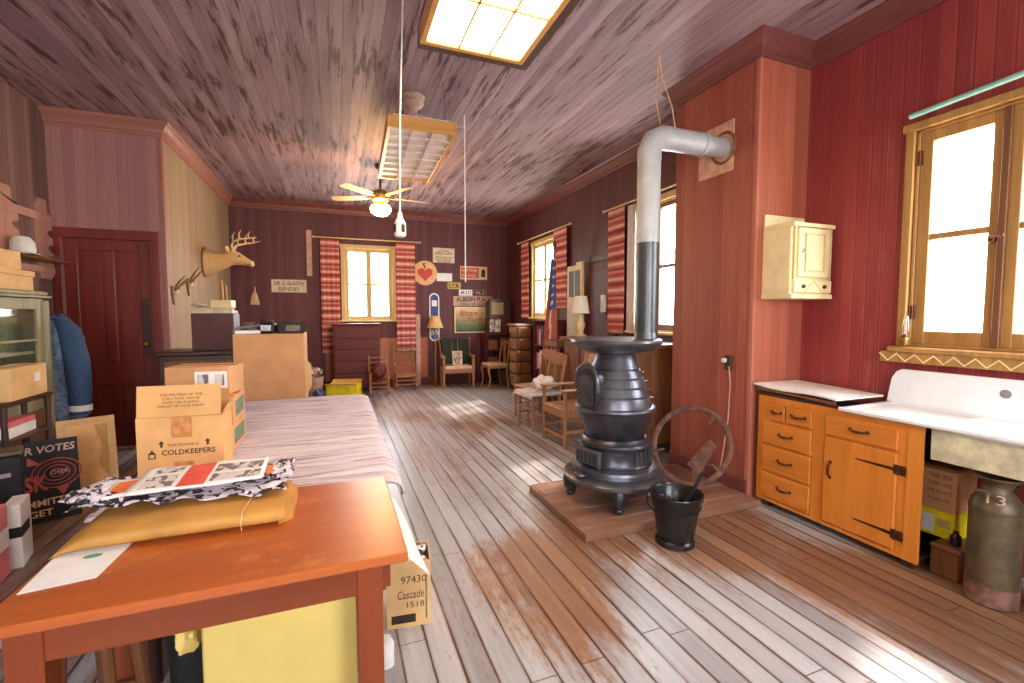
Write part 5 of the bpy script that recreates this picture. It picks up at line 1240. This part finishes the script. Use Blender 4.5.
# ================================================================== CEILING
def fixture(label, cx, cy, w, l, z, rz, lit):
    t = thing('ceiling_light', label, 'ceiling light', (cx, cy, z), rz, 'ceiling lights')
    a, b = w / 2, l / 2
    q = MB(); q.box(-a, -a + .035, -b, b, 0, .11, .003); q.box(a - .035, a, -b, b, 0, .11, .003); q.box(-a + .035, a - .035, -b, -b + .035, 0, .11, .003); q.box(-a + .035, a - .035, b - .035, b, 0, .11, .003)
    q.build('wood_frame', M['light_wood'], t)
    if lit: MB().box(a, a + .055, -b, b + .06, .004, .13, .004).box(-a, a, b, b + .06, .004, .13, .004).box(-a, a, -b, b, .11, .15, .004).build('shade_surround', M['dark_wood'], t)  # top board, plus dark strips standing in for the frame's shaded outer sides
    else: MB().box(-a * .82, a * .82, -b * .9, b * .9, .11, .15, .004).build('housing', M['white'], t)
    lens = MB().box(-a + .035, a - .035, -b + .035, b - .035, .02, .03).build('diffuser', M['lens'] if lit else M['lens_cell'], t)
    q = MB(); nx, ny = (3, 3) if lit else (3, 8)
    for k in range(1, nx): x = -a + .035 + (w - .07) * k / nx; q.box(x - .006, x + .006, -b + .035, b - .035, .002, .02)
    for k in range(1, ny): y = -b + .035 + (l - .07) * k / ny; q.box(-a + .035, a - .035, y - .006, y + .006, .002, .0195)
    q.build('divider_grid', M['light_wood'] if lit else M['lens_off'], lens)
    for sx in (-1, 1):
        for sy in (-1, 1):
            x, y = sx * a * .7, sy * b * .82; n_ = int((CE - z - .15) / .032); q = MB()
            for k in range(n_):
                zz = .15 + .032 * (k + .5)
                pts = [((.007 * math.cos(g)) if k % 2 else 0, 0 if k % 2 else .007 * math.cos(g), .022 * math.sin(g)) for g in [2 * math.pi * m / 10 for m in range(10)]]
                q.at((x, y, zz)).tube(pts, .0026, 5, closed=True)
            q.at((x, y, CE - z - .035)).tube([(0, 0, .035), (0, 0, .01), (.012, 0, -.005), (0, 0, -.016), (-.01, 0, -.006)], .0035, 6)
            q.at(); ch_ = q.build('chain', M['steel'], t, smooth=True)
    return t
fixture('lit wood-framed ceiling light close overhead, glowing warm yellow', .83, 2.14, .66, 1.36, 3.06, R(0), True)
fixture('unlit wood-framed ceiling light hanging by chains further down the room', .79, 4.95, .62, 1.6, 3.08, R(-2), False)
# turned ceiling knob with thin bracket and pull cord
c = onZ(413, 97, CE)
t = thing('ceiling_rosette', 'turned pinkish wooden knob hanging from the ceiling above the unlit light', 'ceiling knob', (c[0], c[1] - .0, CE))
MB().lathe([(0, -.20), (.05, -.20), (.06, -.185), (.035, -.15), (.045, -.11), (.085, -.085), (.1, -.06), (.07, -.04), (.105, -.02), (.11, 0), (0, 0)], 28).build('turned_body', M['sign_pink'], t, smooth=True)
MB().cyl((.0, 0, -.15), (.53, .12, -.165), .006, n=8).build('bracket_rod', M['pipe_grey'], t, smooth=True)
p = Vector((c[0] + .53, c[1] + .12, CE - .165))
o = MB().tube([p + Vector((0, -.012, .12)), p + Vector((0, -.012, -1.55))], .0065, 6).build('pull_cord', M['linen']); tag(o, 'thin pale pull cord hanging straight from the bracket to the signs', 'cord')
# hanging cord with white holder
t = thing('hanging_socket', 'white plastic socket cage dangling on a long pale cord from the ceiling', 'pendant', (.395, 3.0, 1.99))
MB().tube([(.0, 0, .09), (.01, 0, .7), (.04, 0, 1.51)], .006, 6).build('cord', M['linen'], t, smooth=True)
MB().lathe([(.0, .115), (.014, .11), (.018, .075), (.03, .055), (.036, .04), (.038, -.03), (.03, -.045), (0, -.045)], 20).build('socket_body', M['white'], t, smooth=True)
for k in range(4):
    a_ = k * 1.5708 + .4; MB().at((.0, 0, 0), (0, 0, a_)).box(.034, .0405, -.012, .012, -.02, .03, .003).build('slot', M['ink'], t)
# ceiling fan
fy = 6.6; c = onY(380.5, 200, fy)
t = thing('ceiling_fan', 'brass ceiling fan with pale blades and a white globe light', 'ceiling fan', (c[0], fy, CE))
MB().lathe([(0, 0), (.07, 0), (.06, -.05), (.018, -.07), (.014, -.34), (0, -.34)], 24).build('downrod', M['bronze'], t, smooth=True)
MB().lathe([(0, -.33), (.06, -.34), (.13, -.38), (.14, -.43), (.12, -.48), (.07, -.51), (.07, -.54), (0, -.54)], 32).build('motor_housing', M['brass'], t, smooth=True)
MB().lathe([(.07, -.54), (.125, -.56), (.14, -.60), (.12, -.65), (.07, -.685), (0, -.695)], 28).build('globe', M['globe'], t, smooth=True)
for k in range(5):
    a_ = R(8 + 72 * k)
    q = MB().at((0, 0, -.435), (R(0), 0, a_)); q.at((0, 0, -.435), (0, 0, a_)); 
    Tm = q.T.copy(); q.T = Tm @ Euler((R(11), 0, 0)).to_matrix().to_4x4()
    q.prism([(.20, -.05), (.30, -.062), (.66, -.07), (.70, -.04), (.70, .04), (.66, .07), (.30, .062), (.20, .05)], -.004, .004, 'Z'); bl = q.build('blade', M['pale_wood'], t)
    MB().at((0, 0, -.445), (0, 0, a_)).box(.12, .26, -.016, .016, -.006, .004, .002).build('blade_arm', M['brass'], bl)
# ================================================================== LEFT SIDE
# deer head mounted on the alcove wall, looking into the room
t = thing('mounted_deer_head', 'mounted deer head with antlers on the tan wall', 'mounted deer head', (XA, 7.62, 2.21))
MB().at((0, 0, -.02), (0, R(90), 0)).lathe([(0, 0), (.16, 0), (.17, .01), (.16, .024), (0, .024)], 32, fn=lambda r, z, a: r * (1 + .25 * math.cos(a) ** 2)).build('wall_plaque', M['mid_wood'], t)
rings = [(.02, -.03, .15, .19), (.10, -.02, .135, .165), (.20, .0, .115, .135), (.30, .035, .10, .115), (.36, .055, .095, .105), (.42, .05, .088, .095), (.48, .03, .070, .075), (.54, .005, .052, .055), (.585, -.015, .046, .044), (.61, -.022, .036, .034), (.622, -.024, .012, .012)]
def neck(u_, v):
    f = u_ * (len(rings) - 1); i = min(int(f), len(rings) - 2); k = f - i; k = k * k * (3 - 2 * k) * .5 + k * .5
    x, z, ry, rz = [rings[i][j] * (1 - k) + rings[i + 1][j] * k for j in range(4)]
    a = v * 2 * math.pi; return (x, ry * math.cos(a), z + rz * math.sin(a))
MB().grid(neck, 40, 28).build('head_and_neck', M['fur'], t, smooth=True, ang=80)
MB().ball((.595, 0, -.022), (.035, .047, .042), 18, 12).build('muzzle', M['fur_pale'], t, smooth=True); MB().ball((.625, 0, -.008), (.012, .026, .017), 14, 10).build('nose', M['black'], t, smooth=True)
MB().tube([(.60, -.045, -.045), (.56, -.05, -.04), (.52, -.052, -.035)], .004, 6).build('mouth_line', M['ink'], t)
for s in (-1, 1):
    MB().ball((.45, s * .078, .075), (.016, .009, .014), 12, 8).build('eye', M['black'], t, smooth=True)
    e = MB(); e.grid(lambda p, q: (.34 - .02 * math.sin(math.pi * q) - .03 * p, s * (.08 + .14 * p), .13 + .045 * p + .045 * math.sin(math.pi * p) ** .7 * (q - .5) * 2), 10, 8); e.build('ear', M['fur'], t, smooth=True, solid=.012)
    b = Vector((.37, s * .045, .145))
    P = [b, b + Vector((-.01, s * .05, .07)), b + Vector((.03, s * .13, .12)), b + Vector((.12, s * .18, .15)), b + Vector((.23, s * .17, .17)), b + Vector((.32, s * .12, .19))]
    an = MB().tube(P, [.018, .016, .015, .013, .010, .004], 10).build('antler', M['antler'], t, smooth=True)
    for i, hgt in ((2, .13), (3, .13), (4, .10)): MB().tube([P[i], P[i] + Vector((-.01, s * .01, hgt * .5)), P[i] + Vector((.015, -s * .01, hgt))], [.012, .009, .003], 8).build('tine', M['antler'], an, smooth=True)
    MB().tube([P[0] + Vector((0, 0, .02)), P[0] + Vector((.04, s * .01, .10))], [.01, .003], 8).build('tine', M['antler'], an, smooth=True)
# small antler mounts
def mount(label, y, z, f):
    t = thing('antler_mount', label, 'antlers', (XA, y, z), 0, 'small antler mounts')
    MB().at((0, 0, 0), (0, 0, 0)).prism([(-.06, .02), (0, -.12), (.06, .02), (.05, .09), (-.05, .09)], 0, .02, 'X').build('plaque', M['antler_dark'], t)
    MB().ball((.035, 0, .03), (.03, .035, .03), 12, 8).build('skull_cap', M['antler'], t, smooth=True)
    for s in (-1, 1):
        P = [Vector((.04, s * .025, .04)), Vector((.06, s * .06, .10)), Vector((.10, s * .10, .14 * f)), Vector((.15, s * .10, .2 * f))]
        an = MB().tube(P, [.014, .012, .01, .004], 8).build('antler', M['antler_dark'], t, smooth=True); MB().tube([P[1], P[1] + Vector((.05, 0, .07))], [.01, .003], 8).build('tine', M['antler_dark'], an, smooth=True)
mount('small dark antlers on the tan wall nearest the red door', 6.22, 1.68, 1.0)
mount('small dark antlers on the tan wall between the red-door pair and the deer head', 6.80, 1.80, 1.15)
for i, (y, top, lb) in enumerate(((8.55, 2.0, 'taller pale stick leaning on the tan wall under the deer head'), (8.85, 1.93, 'shorter pale stick leaning on the tan wall in the far corner'))):
    o = MB().tube([(XA + .10, y, 0), (XA + .02, y, top)], .018, 8).build('wooden_stick', M['pale_wood'], smooth=True); tag(o, lb, 'stick', 'sticks on the tan wall')
# whisk broom on the far wall
c = onY(255.5, 305, YF)
t = thing('hanging_broom', 'small straw whisk broom hanging on the far wall', 'broom', (c[0], YF - .03, c[2]))
MB().grid(lambda p, q: ((-.075 + .15 * p) * (1 - .62 * q ** 1.4), -.012 * math.sin(math.pi * p) + .003 * math.sin(60 * p), .22 * q), 24, 8).build('straw', M['pale_wood'], t, smooth=True, solid=.02)
MB().cyl((0, 0, .21), (0, 0, .33), .016, .011, 12).build('handle', M['pale_wood'], t, smooth=True); MB().box(-.03, .03, -.02, .02, .195, .215, .006).build('binding', M['mid_wood'], t)
# wall rack on the left wall
t = thing('wall_rack', 'pinkish notched wooden rack on the left wall beside the red door', 'rack', (XL, 5.62, 1.86))
def notched(y0, y1):
    # side board outline in the wall plane: stepped top, two notches on its far edge
    p = [(y0, 0), (y0 + .03, -.06), (y1 - .06, -.06), (y1, .0), (y1, .20)]
    for k in range(3):
        z = .20 + .15 * k; p += [(y1, z), (y1 - .07, z + .02), (y1 - .10, z + .05), (y1 - .07, z + .075), (y1, z + .085)]
    p += [(y1, .56), (y1 - .05, .60), (y1 - .08, .60), (y1 - .09, .72), (y0 + .04, .72), (y0, .66)]
    return p
for a, b in ((-.42, -.12), (.16, .41)):
    q = MB(); q.prism(notched(a, b), .0, .025, 'X'); q.build('notched_board', M['rack'], t)
MB().box(0, .03, -.42, .41, .50, .58, .004).build('cross_rail', M['rack'], t); MB().box(0, .17, -.42, .36, .10, .125, .004).build('shelf', M['mid_wood'], t); MB().box(0, .03, -.42, .41, -.0, .06, .004).build('cross_rail', M['rack'], t)
t = thing('cap', 'white cap perched on the shelf of the notched wall rack', 'cap', (XL + .11, 5.34, 1.988), R(20))
MB().lathe([(.075, 0), (.085, .03), (.08, .10), (.05, .145), (0, .155)], 24, fn=lambda r, z, a: r * (1 + .1 * math.cos(a))).build('crown', M['linen'], t, smooth=True)
MB().grid(lambda p, q: (.07 + .05 * p - .02 * (2 * q - 1) ** 2, (-.09 + .18 * q) * (1 - .3 * p), .01 - .012 * p), 8, 12).build('visor', M['linen'], t, smooth=True, solid=.006)
o = MB().tube([(XL + .12, 5.76, 2.0), (XL + .12, 5.92, 2.0)], .015, 10).build('metal_tube', M['steel'], smooth=True); tag(o, 'short metal tube on the rack shelf beside the white cap', 'tube')
# china cabinet
t = thing('display_cabinet', 'old greenish grey wooden display cabinet with glass doors by the left wall', 'cabinet', (-2.43, 4.18, 0))
A, B_ = -.66, .66
q = MB(); q.box(-.23, .20, B_ - .03, B_, 0, 1.58); q.box(-.23, .20, A, A + .03, 0, 1.58); q.box(-.23, -.21, A + .03, B_ - .03, 0, 1.58)
for z in (.04, .80, 1.14, 1.55): q.box(-.21, .19, A + .03, B_ - .03, z, z + .025)
q.build('carcass', M['grey_wood'], t)
MB().box(-.24, .25, A - .04, B_ + .04, 1.58, 1.60, .004).box(-.24, .235, A - .025, B_ + .025, 1.60, 1.635, .008).build('cornice', M['grey_wood'], t)
for a in (A + .03, 0):
    b = a + .63
    dr = MB().box(.20, .225, a, a + .09, .80, 1.575, .004).box(.20, .225, b - .09, b, .80, 1.575, .004).box(.20, .225, a + .09, b - .09, 1.49, 1.575, .004).box(.20, .225, a + .09, b - .09, .80, .90, .004).build('glass_door', M['grey_wood'], t)
    MB().box(.208, .214, a + .088, b - .088, .898, 1.492).build('pane', M['glass'], dr)
    MB().box(.205, .232, a + .09, b - .09, 1.24, 1.26, .003).build('mullion', M['grey_wood'], dr)
    dr = MB().box(.20, .225, a, b, .06, .78, .005).build('door', M['grey_wood'], t); MB().box(.222, .235, a + .09, b - .09, .14, .70, .012).build('panel', M['mid_wood'], dr); MB().ball((.245, b - .05, .5), .016).build('knob', M['bronze'], dr, smooth=True)
for y in (A + .02, B_ - .02): MB().tube([(.225, y, .02), (.23, y, .8), (.225, y, 1.56)], .028, 10).build('turned_post', M['grey_wood'], t, smooth=True)
for i, (y, h_, mt, lb) in enumerate(((4.62, .26, 'green_label', 'green printed box standing inside the glass cabinet'), (4.36, .2, 'linen', 'white box standing inside the glass cabinet'))):
    o = MB().at((-2.45, y, 1.167)).box(-.12, .12, -.11, .11, 0, h_, .005).build('display_box', M[mt]); tag(o, lb, 'box')
t = thing('carton', 'pale yellow carton lying on the display cabinet, lower of the pile', 'box', (-2.43, 4.50, 1.637), R(3))
MB().box(-.19, .19, -.28, .30, 0, .15, .004).build('box_body', M['carton3'], t); MB().box(-.2, .2, -.29, .31, .11, .155, .004).build('lid', M['carton3'], t)
t = thing('carton', 'pale yellow carton on top of the pile above the display cabinet', 'box', (-2.45, 4.42, 1.794), R(-5))
MB().box(-.17, .17, -.26, .27, 0, .14, .004).build('box_body', M['carton3'], t); MB().box(-.02, .02, -.262, .272, .1395, .1415).build('tape', M['tape'], t)
t = thing('carton', 'small pale carton standing on the dark stand in front of the display cabinet', 'box', (-2.095, 4.16, .875), R(2))
MB().box(-.07, .09, -.22, .22, 0, .22, .004).build('box_body', M['carton3'], t); MB().box(.0895, .0912, .06, .13, .10, .16).build('paper_label', M['paper'], t); MB().box(-.07, .0908, .06, .10, .2195, .2212).build('tape', M['tape'], t)
# dark sideboard/stand in front holding that carton
t = thing('plant_stand', 'dark wooden stand with an open shelf in front of the display cabinet', 'stand', (-2.085, 4.14, 0))
MB().box(-.095, .09, -.26, .28, .845, .872, .008).build('top', M['dark_wood'], t); MB().box(-.08, .08, -.24, .26, .60, .62, .004).build('shelf', M['dark_wood'], t)
for x in (-.07, .065):
    for y in (-.235, .25): MB().lathe([(.015, 0), (.02, .1), (.015, .3), (.022, .5), (.015, .7), (.02, .845)], 12, (x, y, 0)).build('leg', M['dark_wood'], t, smooth=True)
o = MB().at((-2.09, 4.13, .622), (0, 0, .06)).box(-.05, .05, -.16, .17, 0, .07, .004).build('paper_pile', M['linen']); tag(o, 'white papers piled on the shelf of the dark stand', 'papers')
o = MB().at((-2.09, 4.13, .694), (0, 0, -.03)).box(-.05, .05, -.15, .14, 0, .04, .004).build('flat_box', M['book_pink']); tag(o, 'thin pinkish box on the white papers of the dark stand', 'box')
# black trunk
t = thing('trunk', 'black trunk with a metal edge on the floor, beside the black poster', 'trunk', (-1.80, 3.62, 0), R(25))
MB().box(-.34, 0, 0, .17, 0, .60, .012).build('trunk_body', M['black'], t)
MB().box(-.344, .004, -.004, .174, .60, .625, .006).build('lid_edge', M['olive'], t); MB().box(-.12, -.05, -.006, 0, .47, .50, .003).build('clasp', M['steel'], t)
# poster and stretcher frame
t = thing('picture_frame', 'large tan wooden picture frame leaning behind the black poster', 'frame', (-1.715, 4.49, 0), R(28))
fT = ((0, 0, .012), (R(-9), 0, 0))
MB().at(*fT).box(-.28, .06, 0, .03, 0, .05).box(-.28, .06, 0, .03, .58, .63).box(-.28, -.23, 0, .03, .05, .58).box(.01, .06, 0, .03, .05, .58).build('frame', M['canvas'], t)
MB().at(*fT).box(-.23, .01, .012, .02, .05, .58).build('backing', M['carton'], t)
MB().at(*fT).prism([(-.06, .57), (.01, .57), (.01, .14), (-.05, .26), (-.02, .40)], .004, .010).build('torn_paper', M['manila'], t)
t = thing('poster', 'black poster with red rings and lettering VOTES, leaning on the tan frame', 'poster', (-1.86, 4.06, .0), R(28))
pT = ((0, 0, .012), (R(-8), 0, 0)); Tm = Matrix.Translation(pT[0]) @ Euler(pT[1]).to_matrix().to_4x4()
MB().at(*pT).box(-.15, .135, 0, .012, 0, .56).build('board', M['black_ink'], t)
up_ = Tm.to_3x3() @ Vector((0, 0, 1))
def ptext(s_, x, z, w_, h_, mt, **k): text(s_, Tm @ Vector((x, -.001, z)), (1, 0, 0), up_, M[mt], t, w=w_, h=h_, **k)
ptext('R VOTES', -.005, .50, .25, .052, 'sign_pink', bold=.02, shear=.1); ptext('MMITTEE', -.01, .135, .25, .046, 'sign_tan', bold=.02); ptext('GET', -.07, .065, .12, .046, 'sign_tan', bold=.02); ptext('SK', -.085, .27, .12, .11, 'heart', bold=.03)
for r_, nm in ((.125, .007), (.095, .006), (.065, .006), (.035, .006)):
    q = MB().at(*pT); q.T = q.T @ Matrix.Translation((.02, -.002, .325)); q.tube([(r_ * math.cos(a) * 1.0, 0, r_ * .8 * math.sin(a)) for a in [2 * math.pi * k / 32 for k in range(32)]], nm * .6, 6, closed=True); q.build('printed_ring', M['sign_red'], t)
for (px_, pz_) in ((-.09, .43), (.045, .195)):
    q = MB().at(*pT); q.prism([(px_ - .035, pz_ + (.03 if pz_ < .3 else -.03)), (px_ + .035, pz_ + (.03 if pz_ < .3 else -.03)), (px_ - (.03 if pz_ > .3 else 0), pz_ - (.03 if pz_ < .3 else -.03))], -.002, 0); q.build('printed_point', M['sign_red'], t)
ptext('OSER', .035, .33, .09, .028, 'sign_pink')
# book boxes at the left edge
t = thing('slip_case', 'white upright box with a black label, beside the pink one at the left edge', 'box', (-1.725, 3.47, 0), R(14))
MB().box(-.075, .0, -.10, .10, 0, .37, .004).build('case', M['linen'], t); MB().box(-.055, .0012, -.1012, .055, .18, .24).build('label_band', M['black_ink'], t)
t = thing('slip_case', 'pink and white upright box at the very left edge, on the floor', 'box', (-1.73, 3.21, 0), R(10))
MB().box(-.11, .015, -.12, .12, 0, .40, .004).build('case', M['book_pink'], t); MB().box(-.108, .0165, -.1212, .1212, .16, .27).build('label_band', M['linen'], t)
# jacket on the cabinet end
t = thing('denim_jacket', 'blue denim jacket hanging at the end of the display cabinet', 'jacket', (-2.24, 5.0, 1.42))
def jk(u_, v):
    a = u_ * 2 * math.pi; z = -.86 * v; w_ = (.05 + .15 * min(1, v * 5) ** .6) * (1 - .03 * v); d_ = .045 + .05 * min(1, v * 4)
    wr = 1 + .06 * math.sin(3 * a + 6 * v) + .04 * math.sin(7 * a - 9 * v)
    return (w_ * math.cos(a) * wr, d_ * math.sin(a) * wr, z)
MB().grid(jk, 40, 30).build('body', M['denim_pale'], t, smooth=True, ang=80)
MB().tube([(.07, -.02, -.02), (.14, -.06, -.12), (.18, -.075, -.35), (.19, -.07, -.60), (.185, -.07, -.82)], [.05, .075, .085, .08, .07], 16).build('sleeve', M['denim'], t, smooth=True)
MB().tube([(.186, -.07, -.74), (.185, -.07, -.79)], .078, 16).build('cuff_band', M['linen'], t, smooth=True)
MB().tube([(-.06, .02, -.02), (-.13, .03, -.12), (-.16, .03, -.4), (-.165, .03, -.7)], [.05, .07, .07, .06], 16).build('sleeve', M['denim_pale'], t, smooth=True)
MB().tube([(-.06, -.03, -.01), (0, -.07, .015), (.06, -.03, -.01), (.04, .05, .02), (-.04, .05, .02)], .022, 8, closed=True).build('collar', M['denim'], t, smooth=True)
o = MB().box(XL, XL + .02, 5.0, 5.06, 1.44, 1.50).tube([(XL + .02, 5.03, 1.47), (-2.24, 5.02, 1.45)], .01, 8).build('wall_peg', M['dark_wood'], smooth=True); tag(o, 'dark wall peg holding the denim jacket', 'peg')
